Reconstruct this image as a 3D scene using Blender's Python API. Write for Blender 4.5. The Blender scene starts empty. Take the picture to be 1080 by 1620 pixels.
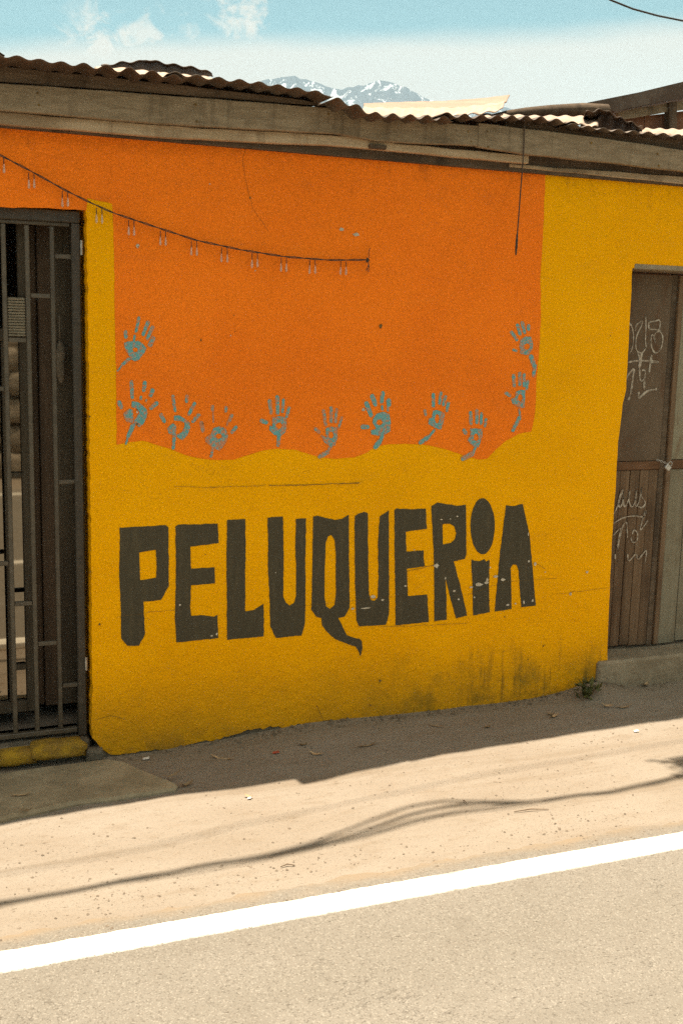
import bpy, bmesh, math, random
from math import radians, sin, cos, pi, exp
from mathutils import Vector, noise as mnoise
from mathutils.geometry import tessellate_polygon

random.seed(7)
S = bpy.context.scene
COL = S.collection

# ------------------------------------------------------------------ camera
H, D, FPX = 1.8, 4.418, 1736.0
YAW, PITCH, ROLL = radians(21.7), radians(9.5), radians(1.44)
FW = Vector((sin(YAW)*cos(PITCH), cos(YAW)*cos(PITCH), -sin(PITCH)))
R0 = Vector((cos(YAW), -sin(YAW), 0.0))
U0 = R0.cross(FW)
RT = R0*cos(ROLL) + U0*sin(ROLL)
UP = -R0*sin(ROLL) + U0*cos(ROLL)
CAM = Vector((0.0, -D, H))
cam = bpy.data.cameras.new('camera')
cam.sensor_fit = 'VERTICAL'
cam.sensor_height = 36.0
cam.lens = 36.0*FPX/1620.0
cam.clip_start = 0.05
cam.clip_end = 30000.0
cam_o = bpy.data.objects.new('camera', cam)
COL.objects.link(cam_o)
from mathutils import Matrix
m3 = Matrix((RT, UP, -FW)).transposed()
cam_o.matrix_world = Matrix.Translation(CAM) @ m3.to_4x4()
S.camera = cam_o

# ------------------------------------------------------------------ light
SUN_DX, SUN_DY = -0.055, -0.087          # shadow offset per metre of height
sun_dir = Vector((-SUN_DX, -SUN_DY, 1.0)).normalized()   # towards the sun
SUN_EL = math.asin(sun_dir.z)
SUN_AZ = math.atan2(sun_dir.x, sun_dir.y)
sl = bpy.data.lights.new('sun', 'SUN')
sl.energy = 3.2
sl.angle = radians(0.53)
sl.color = (1.0, 0.90, 0.76)
so = bpy.data.objects.new('sun', sl)
COL.objects.link(so)
so.location = (0, 0, 20)
so.rotation_euler = (-sun_dir).to_track_quat('-Z', 'Y').to_euler()

w = bpy.data.worlds.new('World')
S.world = w
w.use_nodes = True
nt = w.node_tree
nt.nodes.clear()


class N:
    """small node helper"""
    def __init__(self, nt): self.nt = nt

    def new(self, t, **k):
        n = self.nt.nodes.new(t)
        for a, v in k.items(): setattr(n, a, v)
        return n

    def put(self, sock, v):
        if isinstance(v, bpy.types.NodeSocket): self.nt.links.new(v, sock)
        elif v is not None:
            if sock.type == 'RGBA' and len(v) == 3: v = (*v, 1.0)
            sock.default_value = v

    def math(self, op, a, b=None, c=None, clamp=False):
        n = self.new('ShaderNodeMath', operation=op, use_clamp=clamp)
        for s, v in zip(n.inputs, (a, b, c)):
            if v is not None: self.put(s, v)
        return n.outputs[0]

    def step(self, v, a, b, lo=0.0, hi=1.0, smooth=True):
        n = self.new('ShaderNodeMapRange')
        if smooth: n.interpolation_type = 'SMOOTHSTEP'
        for i, x in enumerate((v, a, b, lo, hi)): self.put(n.inputs[i], x)
        return n.outputs[0]

    def mix(self, f, a, b, mode='MIX'):
        n = self.new('ShaderNodeMix', data_type='RGBA', blend_type=mode)
        self.put(n.inputs[0], f); self.put(n.inputs[6], a); self.put(n.inputs[7], b)
        return n.outputs[2]

    def scale(self, v, s):
        n = self.new('ShaderNodeVectorMath', operation='MULTIPLY')
        self.put(n.inputs[0], v); n.inputs[1].default_value = s
        return n.outputs[0]

    def noise(self, co, s, det=4.0, rough=0.55, dist=0.0):
        n = self.new('ShaderNodeTexNoise')
        self.put(n.inputs['Vector'], co)
        n.inputs['Scale'].default_value = s
        n.inputs['Detail'].default_value = det
        n.inputs['Roughness'].default_value = rough
        n.inputs['Distortion'].default_value = dist
        return n.outputs['Fac']

    def voro(self, co, s, feature='F1', out='Distance', rnd=1.0):
        n = self.new('ShaderNodeTexVoronoi', feature=feature)
        self.put(n.inputs['Vector'], co)
        n.inputs['Scale'].default_value = s
        n.inputs['Randomness'].default_value = rnd
        return n.outputs[out]

    def sep(self, v):
        n = self.new('ShaderNodeSeparateXYZ'); self.put(n.inputs[0], v)
        return n.outputs


# sky: Nishita, with a bank of thin white cloud low over the horizon all round
# and wisps of cumulus above it; bright unseen cloud overhead is added for fill
b = N(nt)
tc = b.new('ShaderNodeTexCoord')
dirv = tc.outputs['Generated']
sky = b.new('ShaderNodeTexSky', sky_type='NISHITA')
sky.sun_disc = False
sky.sun_elevation = SUN_EL
sky.sun_rotation = SUN_AZ
sky.altitude = 600
sky.air_density = 1.0
sky.dust_density = 1.2
sky.ozone_density = 1.0
SKY_STRENGTH = 0.06
tint = b.mix(1.0, sky.outputs[0], (0.325, 0.475, 0.34), 'MULTIPLY')
x_, y_, z_ = b.sep(dirv)


def direction(u, v):
    return (FW*FPX + RT*(u-540.0) - UP*(v-810.0)).normalized()


# the bank's upper edge lies on a slightly tilted plane
ba, bb = direction(1080, 36), direction(250, 72)
bn = ba.cross(bb); bn = bn.normalized() if bn.z > 0 else -bn.normalized()
dt = b.new('ShaderNodeVectorMath', operation='DOT_PRODUCT')
b.put(dt.inputs[0], dirv); dt.inputs[1].default_value = bn
warp = b.noise(b.scale(dirv, (1.0, 1.0, 4.0)), 3.0, 4, 0.55)
el = b.math('ADD', dt.outputs['Value'], b.math('MULTIPLY', b.math('SUBTRACT', warp, 0.5), 0.03))
bank = b.math('MULTIPLY', b.step(el, 0.012, -0.012), b.step(el, -0.10, -0.015, 1.0, 0.94))
veil = b.math('MULTIPLY', b.step(b.noise(b.scale(dirv, (1.2, 1.2, 14)), 2.0, 5, 0.6), 0.52, 0.76), 0.22)
cn = b.noise(b.scale(dirv, (1.0, 1.0, 1.35)), 34.0, 10, 0.66, 0.9)
fill_cumulus = b.math('MULTIPLY', b.math('MULTIPLY', b.step(b.noise(dirv, 4.0, 8, 0.62), 0.40, 0.58), 0.95), b.step(z_, 0.30, 0.42))
puffs = None
for (u, v, rad, gain) in ((385, 22, 0.030, 1.0), (300, 50, 0.014, 0.6), (165, 66, 0.034, 1.0), (245, 62, 0.026, 0.9), (215, 50, 0.012, 0.8), (110, 72, 0.02, 0.7)):
    dd = b.new('ShaderNodeVectorMath', operation='DISTANCE')
    b.put(dd.inputs[0], dirv); dd.inputs[1].default_value = direction(u, v)
    near = b.step(dd.outputs['Value'], rad*1.15, 0.0, 0.0, 0.60)
    puff = b.math('MULTIPLY', b.step(b.math('ADD', near, b.math('MULTIPLY', b.math('SUBTRACT', cn, 0.5), 2.4)), 0.02, 0.72), gain)
    puff = b.math('MULTIPLY', puff, b.step(dd.outputs['Value'], rad*1.5, rad*0.8))
    puffs = puff if puffs is None else b.math('MAXIMUM', puffs, puff)
cl = b.math('MAXIMUM', bank, b.math('MAXIMUM', veil, puffs))
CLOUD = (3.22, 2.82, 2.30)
skyc = b.mix(fill_cumulus, b.mix(cl, tint, CLOUD), tuple(2.3*v for v in CLOUD))   # added cumulus above the frame, brightened to fill the shaded wall
bg = b.new('ShaderNodeBackground')
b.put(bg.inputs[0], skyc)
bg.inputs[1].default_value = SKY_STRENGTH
wo = b.new('ShaderNodeOutputWorld')
nt.links.new(bg.outputs[0], wo.inputs[0])

S.cycles.use_denoising = False
S.view_settings.view_transform = 'Standard'
S.view_settings.look = 'None'
S.view_settings.gamma = 1.0
S.view_settings.use_curve_mapping = False
S.view_settings.exposure = 2.18


# ------------------------------------------------------------------ projection helpers
def ray(u, v):
    return FW*FPX + RT*(u-540.0) - UP*(v-810.0)


def W(u, v, y=0.0):
    """point of the vertical plane Y = y"""
    r = ray(u, v)
    return CAM + r*((y+D)/r.y)


def G(u, v, z=0.0):
    """point of the horizontal plane Z = z"""
    r = ray(u, v)
    return CAM + r*((z-H)/r.z)


def lerp(pts, x):
    if x <= pts[0][0]: return pts[0][1]
    for (a, p), (c, q) in zip(pts, pts[1:]):
        if x <= c: return p + (q-p)*(x-a)/(c-a)
    return pts[-1][1]


# ------------------------------------------------------------------ objects helpers
def link(name, me, parent=None, m=None):
    o = bpy.data.objects.new(name, me)
    COL.objects.link(o)
    if m is not None and me is not None and not me.materials: me.materials.append(m)
    if parent is not None:
        o.parent = parent
        o.location = -base_of(parent)
    return o


def base_of(p):
    v = Vector((0, 0, 0))
    while p is not None:
        v = v + p.location
        p = p.parent
    return v


def mesh(name, verts, faces, m, parent=None, smooth=False):
    me = bpy.data.meshes.new(name)
    me.from_pydata([tuple(v) for v in verts], [], faces)
    me.update()
    if smooth: me.polygons.foreach_set('use_smooth', [True]*len(me.polygons))
    return link(name, me, parent, m)


def thing(name, label, cat, loc=(0, 0, 0), group=None):
    o = bpy.data.objects.new(name, None)
    o.empty_display_size = 0.1
    COL.objects.link(o)
    o.location = loc
    tag(o, label, cat, group)
    return o


def tag(o, label=None, cat=None, group=None, kind=None):
    if label: o['label'] = label
    if cat: o['category'] = cat
    if group: o['group'] = group
    if kind: o['kind'] = kind
    return o


class MB:
    """collects shapes into one mesh"""
    def __init__(self): self.v = []; self.f = []

    def add(self, vs, fs):
        o = len(self.v)
        self.v += [Vector(p) for p in vs]
        self.f += [tuple(i+o for i in f) for f in fs]
        return self

    def box(self, a, c):
        x0, y0, z0 = a; x1, y1, z1 = c
        vs = [(x, y, z) for x in (x0, x1) for y in (y0, y1) for z in (z0, z1)]
        return self.add(vs, [(0, 1, 3, 2), (4, 6, 7, 5), (0, 4, 5, 1), (2, 3, 7, 6), (0, 2, 6, 4), (1, 5, 7, 3)])

    def bbox(self, a, c, bev=0.004):
        """bevelled box"""
        bm = bmesh.new()
        bmesh.ops.create_cube(bm, size=1.0)
        cx = [(p+q)/2 for p, q in zip(a, c)]; sz = [abs(q-p) for p, q in zip(a, c)]
        for v in bm.verts: v.co = Vector((cx[i]+v.co[i]*sz[i] for i in range(3)))
        bmesh.ops.bevel(bm, geom=bm.edges[:], offset=bev, segments=1, affect='EDGES')
        bm.verts.index_update()
        self.add([v.co.copy() for v in bm.verts], [tuple(v.index for v in f.verts) for f in bm.faces])
        bm.free()
        return self

    def tube(self, pts, r, n=6, caps=True):
        pts = [Vector(p) for p in pts]
        rs = r if isinstance(r, (list, tuple)) else [r]*len(pts)
        t0 = (pts[1]-pts[0]).normalized()
        ref = Vector((0, 0, 1)) if abs(t0.z) < 0.9 else Vector((1, 0, 0))
        rings = []
        for i, p in enumerate(pts):
            t = (pts[min(i+1, len(pts)-1)]-pts[max(i-1, 0)]).normalized()
            a = t.cross(ref)
            if a.length < 1e-5: a = t.cross(Vector((0, 1, 0)))
            a.normalize(); c = a.cross(t).normalized()
            rings.append([p+(a*cos(2*pi*k/n)+c*sin(2*pi*k/n))*rs[i] for k in range(n)])
        vs = [q for rr in rings for q in rr]
        fs = [(i*n+k, i*n+(k+1) % n, (i+1)*n+(k+1) % n, (i+1)*n+k) for i in range(len(pts)-1) for k in range(n)]
        if caps:
            fs.append(tuple(range(n))[::-1]); fs.append(tuple((len(pts)-1)*n+k for k in range(n)))
        return self.add(vs, fs)

    def build(self, name, m, parent=None, smooth=False):
        return mesh(name, self.v, self.f, m, parent, smooth)


def rough_line(pts, step, amp, freq, closed=True, seed=0.0):
    """subdivide an outline in the X-Z plane and shake it a little, as a brush does"""
    out = []
    n = len(pts)
    for i in range(n if closed else n-1):
        a, c = pts[i], pts[(i+1) % n]
        k = max(1, int((c-a).length/step))
        for j in range(k):
            p = a.lerp(c, j/k)
            q = Vector((p.x*freq+seed, p.z*freq, seed))
            p = p + Vector((mnoise.noise(q), 0, mnoise.noise(q+Vector((31.7, 5.1, 9.3)))))*amp
            out.append(p)
    if not closed: out.append(pts[-1])
    return out


def flat_poly(loops):
    """triangles of a polygon with holes, loops are lists of 3D points of one X-Z plane"""
    l2 = [[Vector((p.x, p.z, 0)) for p in lp] for lp in loops]
    tris = tessellate_polygon(l2)
    vs = [p for lp in loops for p in lp]
    out = []
    for t in tris:
        a, c, d = (vs[i] for i in t)
        nrm = (c-a).cross(d-a)
        out.append(tuple(t) if nrm.y < 0 else tuple(reversed(t)))
    return vs, out


def prism(loops, depth):
    """polygon with holes given a thickness towards +Y"""
    vs, tr = flat_poly(loops)
    n = len(vs)
    v2 = vs + [p+Vector((0, depth, 0)) for p in vs]
    f = list(tr) + [tuple(i+n for i in reversed(t)) for t in tr]
    o = 0
    for lp in loops:
        k = len(lp)
        area = sum(lp[i].x*lp[(i+1) % k].z-lp[(i+1) % k].x*lp[i].z for i in range(k))
        for i in range(k):
            a, c = o+i, o+(i+1) % k
            f.append((a, a+n, c+n, c) if area > 0 else (a, c, c+n, a+n))
        o += k
    return v2, f


# ------------------------------------------------------------------ materials
MATS = {}


def material(name):
    m = bpy.data.materials.new(name)
    m.use_nodes = True
    t = m.node_tree
    bs = t.nodes['Principled BSDF']
    q = N(t)
    co = q.new('ShaderNodeTexCoord').outputs['Object']
    bs.inputs['Specular IOR Level'].default_value = 0.25
    MATS[name] = m
    return m, q, bs, co


def bump(q, bs, h, strength=0.4, dist=0.01):
    n = q.new('ShaderNodeBump')
    n.inputs['Strength'].default_value = strength
    n.inputs['Distance'].default_value = dist
    q.put(n.inputs['Height'], h)
    q.nt.links.new(n.outputs[0], bs.inputs['Normal'])


def simple(name, c1, c2, s=8.0, rough=0.85, bs_=0.3, bd=0.004, stretch=(1, 1, 1), metal=0.0, spec=0.25, rnd=0.0):
    m, q, bs, co = material(name)
    cs = q.scale(co, stretch)
    f = q.step(q.noise(cs, s, 6, 0.62), 0.35, 0.65)
    c = q.mix(f, c1, c2)
    fine = q.noise(cs, s*9, 3, 0.6)
    c = q.mix(1.0, c, q.mix(fine, (0.82, 0.82, 0.82), (1.18, 1.18, 1.18)), 'MULTIPLY')
    if rnd:
        r = q.new('ShaderNodeObjectInfo').outputs['Random']
        c = q.mix(1.0, c, q.mix(r, (1-rnd,)*3, (1+rnd,)*3), 'MULTIPLY')
    q.put(bs.inputs['Base Color'], c)
    bs.inputs['Roughness'].default_value = rough
    bs.inputs['Metallic'].default_value = metal
    bs.inputs['Specular IOR Level'].default_value = spec
    if bs_: bump(q, bs, q.math('ADD', f, q.math('MULTIPLY', fine, 0.5)), bs_, bd)
    return m


def plaster(name, base, alt, worn, top_z):
    """painted rendered wall: mottled coat, trowel relief, grime low down"""
    m, q, bs, co = material(name)
    x, y, z = q.sep(co)
    big = q.noise(co, 1.7, 5, 0.6)
    mid = q.noise(co, 9.0, 5, 0.65)
    fine = q.noise(co, 85.0, 4, 0.7)
    c = q.mix(q.step(big, 0.35, 0.68), base, alt)
    c = q.mix(q.math('MULTIPLY', q.step(mid, 0.55, 0.75), 0.35), c, worn)
    patch = q.noise(q.scale(co, (1.0, 1.0, 1.3)), 0.9, 8, 0.72, 0.8)
    c = q.mix(q.math('MULTIPLY', q.step(patch, 0.50, 0.62), 0.30), c, tuple(v*0.86 for v in base))
    trow = q.noise(q.scale(co, (1.0, 1.0, 3.5)), 4.5, 5, 0.68, 1.2)
    c = q.mix(q.math('MULTIPLY', q.step(trow, 0.56, 0.72), 0.28), c, tuple(v*0.72+0.012 for v in base))
    c = q.mix(q.math('MULTIPLY', q.step(trow, 0.42, 0.28), 0.25), c, tuple(min(0.85, v*1.10+0.01) for v in base))
    speck = q.step(q.noise(co, 150.0, 2, 0.5), 0.66, 0.76)
    c = q.mix(q.math('MULTIPLY', speck, 0.35), c, tuple(v*0.35 for v in base))
    grit = q.noise(co, 330.0, 2, 0.6)
    c = q.mix(1.0, c, q.mix(q.step(grit, 0.30, 0.70), (0.90, 0.89, 0.87), (1.13, 1.13, 1.14)), 'MULTIPLY')
    stipple = q.noise(co, 120.0, 3, 0.65)
    c = q.mix(1.0, c, q.mix(q.step(stipple, 0.30, 0.70), (0.88, 0.87, 0.84), (1.09, 1.10, 1.1)), 'MULTIPLY')
    # thin scratches and hairlines
    ln = q.math('ABSOLUTE', q.math('SUBTRACT', q.noise(q.scale(co, (1.0, 1.0, 1.6)), 5.0, 6, 0.7, 0.6), 0.5))
    hair = q.math('MULTIPLY', q.step(ln, 0.006, 0.0), q.step(q.noise(co, 2.3, 2), 0.52, 0.68))
    c = q.mix(q.math('MULTIPLY', hair, 0.35), c, (0.10, 0.055, 0.02))
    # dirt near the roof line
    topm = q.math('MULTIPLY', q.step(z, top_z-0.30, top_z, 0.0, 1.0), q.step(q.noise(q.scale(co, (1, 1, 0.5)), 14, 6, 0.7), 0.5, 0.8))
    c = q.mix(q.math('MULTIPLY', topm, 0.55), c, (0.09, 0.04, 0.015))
    # splash grime and streaks low on the wall, strongest to the right
    zz = q.math('ADD', z, q.math('MULTIPLY', q.math('SUBTRACT', mid, 0.5), 0.30))
    low = q.math('MULTIPLY', q.step(zz, 0.42, 0.02), 0.50)
    c = q.mix(q.math('MULTIPLY', low, q.step(big, 0.25, 0.6, 0.4, 1.0)), c, (0.30, 0.17, 0.015))
    streak = q.step(q.noise(q.scale(co, (30, 1, 2.2)), 1.0, 5, 0.65), 0.50, 0.72)
    sx = q.math('MULTIPLY', q.step(x, 1.7, 2.7), q.step(zz, 0.42, 0.10))
    c = q.mix(q.math('MULTIPLY', q.math('MULTIPLY', streak, sx), 0.85), c, (0.11, 0.070, 0.018))
    green = q.math('MULTIPLY', q.math('MULTIPLY', q.step(x, 1.5, 2.6), q.step(zz, 0.36, 0.05)), q.step(q.noise(co, 6, 6, 0.7), 0.42, 0.65))
    c = q.mix(q.math('MULTIPLY', green, 0.75), c, (0.16, 0.110, 0.018))
    vlow = q.math('MULTIPLY', q.step(zz, 0.13, 0.0), q.step(mid, 0.42, 0.62))
    c = q.mix(q.math('MULTIPLY', vlow, 0.6), c, (0.12, 0.08, 0.03))
    q.put(bs.inputs['Base Color'], c)
    bs.inputs['Roughness'].default_value = 0.82
    bs.inputs['Specular IOR Level'].default_value = 0.04
    h = q.math('ADD', q.math('MULTIPLY', fine, 0.35), q.math('ADD', mid, q.math('MULTIPLY', q.noise(co, 28, 4, 0.6), 0.6)))
    bump(q, bs, h, 0.85, 0.012)
    return m


YELLOW = plaster('yellow_paint', (0.85, 0.378, 0.001), (0.79, 0.340, 0.001), (0.63, 0.29, 0.004), 2.55)
ORANGE = plaster('orange_paint', (0.88, 0.192, 0.012), (0.82, 0.170, 0.011), (0.64, 0.140, 0.013), 2.55)


def paint_dark():
    m, q, bs, co = material('brown_black_paint')
    f = q.noise(co, 30, 5, 0.65)
    c = q.mix(f, (0.054, 0.043, 0.025), (0.074, 0.059, 0.035))
    br = q.step(q.noise(q.scale(co, (45, 1, 5)), 1.0, 4, 0.65), 0.45, 0.70)
    c = q.mix(q.math('MULTIPLY', br, 0.25), c, (0.125, 0.094, 0.050))
    g_ = q.noise(co, 330.0, 2, 0.6)
    c = q.mix(1.0, c, q.mix(q.step(g_, 0.3, 0.7), (0.86, 0.86, 0.86), (1.12, 1.12, 1.12)), 'MULTIPLY')
    sp = q.step(q.noise(co, 160, 2), 0.70, 0.76)
    c = q.mix(q.math('MULTIPLY', sp, 0.5), c, (0.25, 0.14, 0.03))
    q.put(bs.inputs['Base Color'], c)
    bs.inputs['Roughness'].default_value = 0.8
    bs.inputs['Specular IOR Level'].default_value = 0.15
    bump(q, bs, q.math('ADD', q.noise(co, 85, 4, 0.7), q.noise(co, 14, 4)), 0.3, 0.006)
    return m


def paint_teal():
    m, q, bs, co = material('teal_paint')
    n = q.noise(co, 70, 4, 0.7)
    c = q.mix(n, (0.080, 0.26, 0.26), (0.16, 0.35, 0.335))
    rnd_ = q.new('ShaderNodeObjectInfo').outputs['Alpha']
    gap = q.step(q.math('ADD', rnd_, q.math('ADD', q.noise(co, 95, 4, 0.7), q.math('MULTIPLY', q.math('SUBTRACT', q.noise(co, 18, 3), 0.5), 0.5))), 0.50, 0.64)
    c = q.mix(q.math('MULTIPLY', gap, 0.72), c, (0.60, 0.15, 0.018))
    q.put(bs.inputs['Base Color'], c)
    bs.inputs['Roughness'].default_value = 0.8
    bs.inputs['Specular IOR Level'].default_value = 0.15
    return m


INK = paint_dark()
TEAL = paint_teal()
CHIP = simple('bare_plaster', (0.55, 0.47, 0.36), (0.40, 0.33, 0.24), 60, 0.9, 0.3)
CRACK = simple('crack_dark', (0.10, 0.06, 0.02), (0.20, 0.11, 0.02), 40, 0.9, 0)
FOOT = simple('footing_concrete', (0.11, 0.086, 0.056), (0.18, 0.142, 0.095), 16, 0.95, 0.6, 0.02)


def wood(name, c1, c2, dark, stretch=(1.2, 14, 14), rnd=0.12, s=3.0, vst=False):
    m, q, bs, co = material(name)
    ri = q.new('ShaderNodeObjectInfo').outputs['Random']
    add = q.new('ShaderNodeVectorMath', operation='ADD')
    q.put(add.inputs[0], co)
    cb = q.new('ShaderNodeCombineXYZ')
    for i in range(3): q.put(cb.inputs[i], q.math('MULTIPLY', ri, 7.0+i*3))
    q.put(add.inputs[1], cb.outputs[0])
    co2 = add.outputs[0]
    g = q.noise(q.scale(co2, stretch), s, 7, 0.68, 0.4)
    c = q.mix(q.step(g, 0.32, 0.68), c1, c2)
    fine = q.noise(q.scale(co2, tuple(v*3.5 for v in stretch)), s*1.5, 4, 0.7)
    c = q.mix(q.math('MULTIPLY', q.step(fine, 0.56, 0.74), 0.55), c, dark)
    blot = q.step(q.noise(co2, 3.2, 5, 0.65), 0.50, 0.72)
    c = q.mix(q.math('MULTIPLY', blot, 0.55), c, dark)
    # rain streaks down the board
    st = q.step(q.noise(q.scale(co2, (16, 1, 1.2)), 1.0, 4, 0.6), 0.52, 0.72)
    c = q.mix(q.math('MULTIPLY', st, 0.55), c, dark)
    c = q.mix(1.0, c, q.mix(ri, (1-rnd,)*3, (1+rnd,)*3), 'MULTIPLY')
    q.put(bs.inputs['Base Color'], c)
    bs.inputs['Roughness'].default_value = 0.88
    bs.inputs['Specular IOR Level'].default_value = 0.12
    bump(q, bs, q.math('ADD', g, fine), 0.5, 0.006)
    return m


FASCIA = wood('weathered_board', (0.20, 0.145, 0.088), (0.29, 0.215, 0.135), (0.085, 0.060, 0.036), (2.6, 13, 13))
BATTEN = wood('tan_batten', (0.34, 0.24, 0.14), (0.44, 0.32, 0.20), (0.16, 0.10, 0.055))
BEAM = wood('dark_beam', (0.085, 0.058, 0.036), (0.13, 0.09, 0.058), (0.035, 0.024, 0.016))
DOORW = wood('brown_door_wood', (0.125, 0.076, 0.042), (0.175, 0.112, 0.065), (0.065, 0.040, 0.024), (18, 18, 1.0), 0.15)
DOORR = wood('red_brown_wood', (0.125, 0.062, 0.030), (0.160, 0.082, 0.042), (0.055, 0.034, 0.020), (3, 14, 14), 0.1)
DOORG = wood('grey_green_wood', (0.190, 0.160, 0.105), (0.225, 0.192, 0.130), (0.125, 0.088, 0.050), (14, 14, 1.0), 0.08)
DOORB = wood('dull_brown_wood', (0.085, 0.054, 0.033), (0.11, 0.070, 0.043), (0.045, 0.03, 0.02), (14, 14, 1.5), 0.1)
DARKW = wood('dark_door_wood', (0.075, 0.056, 0.036), (0.10, 0.076, 0.05), (0.05, 0.036, 0.024), (20, 20, 1.5), 0.1)


def door_ply(name, c1, c2, stain, pale):
    """flat old ply sheet: blotchy, scuffed, no grain to speak of"""
    m, q, bs, co = material(name)
    n = q.noise(q.scale(co, (1.6, 1, 0.9)), 3.0, 7, 0.68)
    c = q.mix(q.step(n, 0.32, 0.68), c1, c2)
    c = q.mix(q.math('MULTIPLY', q.step(q.noise(q.scale(co, (2.5, 1, 0.8)), 4.0, 6, 0.7, 0.8), 0.52, 0.70), 0.7), c, stain)
    c = q.mix(q.math('MULTIPLY', q.step(q.noise(q.scale(co, (3, 1, 1.2)), 9.0, 6, 0.72), 0.58, 0.74), 0.35), c, pale)
    fine = q.noise(co, 220, 3, 0.6)
    c = q.mix(1.0, c, q.mix(fine, (0.75, 0.75, 0.75), (1.25, 1.25, 1.25)), 'MULTIPLY')
    q.put(bs.inputs['Base Color'], c)
    bs.inputs['Roughness'].default_value = 0.85
    bs.inputs['Specular IOR Level'].default_value = 0.15
    bump(q, bs, q.math('ADD', n, q.math('MULTIPLY', fine, 0.4)), 0.4, 0.004)
    return m


PLYB = door_ply('brown_ply', (0.100, 0.067, 0.041), (0.128, 0.087, 0.054), (0.100, 0.045, 0.020), (0.21, 0.155, 0.10))
PLYG = door_ply('grey_green_ply', (0.195, 0.168, 0.108), (0.230, 0.195, 0.128), (0.150, 0.082, 0.040), (0.32, 0.27, 0.19))


def metal_sheet(name, zinc, zinc2, rust, amount):
    m, q, bs, co = material(name)
    n = q.noise(q.scale(co, (4, 0.8, 1)), 2.2, 6, 0.65)
    c = q.mix(q.step(n, 0.35, 0.65), zinc, zinc2)
    r = q.step(q.noise(q.scale(co, (2.4, 1.0, 2.4)), 3.0, 7, 0.7), 0.60-amount*0.3, 0.72-amount*0.2)
    c = q.mix(r, c, rust)
    q.put(bs.inputs['Base Color'], c)
    q.put(bs.inputs['Metallic'], q.step(r, 0, 1, 0.25, 0.0))
    bs.inputs['Roughness'].default_value = 0.62
    bump(q, bs, n, 0.2, 0.004)
    return m


ZINC = metal_sheet('rusty_roof_sheet', (0.13, 0.10, 0.072), (0.095, 0.072, 0.052), (0.085, 0.052, 0.03), 0.6)
ZINCL = metal_sheet('pale_roof_sheet', (0.34, 0.25, 0.18), (0.29, 0.21, 0.15), (0.24, 0.15, 0.09), 0.3)
ZINCT = metal_sheet('tan_roof_sheet', (0.26, 0.175, 0.115), (0.22, 0.145, 0.095), (0.20, 0.125, 0.08), 0.25)
ZINCD = metal_sheet('old_dark_roof_sheet', (0.14, 0.10, 0.07), (0.10, 0.07, 0.05), (0.075, 0.046, 0.028), 0.8)
IRON = simple('painted_iron', (0.040, 0.030, 0.019), (0.058, 0.044, 0.029), 20, 0.55, 0.25, 0.002, spec=0.4, rnd=0.1)
IRON2 = simple('worn_iron_bar', (0.062, 0.046, 0.028), (0.085, 0.064, 0.040), 22, 0.5, 0.25, 0.002, spec=0.4, rnd=0.12)
STEEL = simple('bright_steel', (0.50, 0.46, 0.40), (0.36, 0.32, 0.27), 60, 0.45, 0.1, 0.001, metal=0.7, spec=0.5)
CABLE = simple('black_cable', (0.022, 0.018, 0.015), (0.035, 0.03, 0.025), 20, 0.6, 0)
CORD = simple('dark_cord', (0.05, 0.033, 0.022), (0.075, 0.05, 0.034), 80, 0.8, 0)
ROOMM = simple('dark_room_plaster', (0.22, 0.17, 0.12), (0.16, 0.12, 0.085), 3, 0.95, 0)
SLAB = simple('worn_concrete', (0.30, 0.240, 0.150), (0.21, 0.165, 0.10), 5, 0.93, 0.5, 0.006)
STEPC = simple('step_concrete', (0.20, 0.155, 0.098), (0.27, 0.215, 0.14), 9, 0.93, 0.6, 0.008)
STONE = simple('field_stone', (0.40, 0.34, 0.26), (0.27, 0.225, 0.17), 7, 0.9, 0.6, 0.02, rnd=0.2)
YSTONE = simple('yellow_painted_stone', (0.34, 0.19, 0.012), (0.22, 0.125, 0.02), 16, 0.9, 0.6, 0.01)
LEAFD = simple('dry_leaf', (0.34, 0.24, 0.13), (0.22, 0.145, 0.075), 50, 0.8, 0.2, 0.002, rnd=0.35)
WEED = simple('weed_leaf', (0.070, 0.075, 0.022), (0.11, 0.105, 0.03), 40, 0.7, 0.2, 0.002, rnd=0.25)
TWIG = simple('dry_twig', (0.12, 0.08, 0.05), (0.18, 0.125, 0.08), 60, 0.9, 0.2, 0.001)
CHALK = simple('chalky_paint', (0.42, 0.36, 0.28), (0.17, 0.125, 0.085), 55, 0.9, 0)
CLOTH = simple('faded_cloth', (0.19, 0.145, 0.10), (0.12, 0.09, 0.06), 20, 0.95, 0.3)
TANP = simple('ribbed_tan_plastic', (0.30, 0.24, 0.16), (0.24, 0.19, 0.125), 15, 0.7, 0.1)
NBR = simple('red_brown_cladding', (0.20, 0.095, 0.05), (0.15, 0.07, 0.04), 7, 0.9, 0.3)
TRASHW = simple('pale_scrap', (0.60, 0.55, 0.48), (0.45, 0.40, 0.33), 50, 0.8, 0.1)
TRASHR = simple('red_scrap', (0.36, 0.07, 0.04), (0.28, 0.06, 0.03), 50, 0.7, 0.1)


def glass_like(name, tintc, f):
    m, q, bs, co = material(name)
    t = q.nt
    tr = q.new('ShaderNodeBsdfTransparent'); tr.inputs[0].default_value = (*tintc, 1)
    mx = q.new('ShaderNodeMixShader')
    mx.inputs[0].default_value = f
    q.put(bs.inputs['Base Color'], (0.60, 0.50, 0.40))
    bs.inputs['Roughness'].default_value = 0.15
    bs.inputs['Specular IOR Level'].default_value = 0.6
    t.links.new(tr.outputs[0], mx.inputs[1]); t.links.new(bs.outputs[0], mx.inputs[2])
    t.links.new(mx.outputs[0], t.nodes['Material Output'].inputs[0])
    return m


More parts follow.
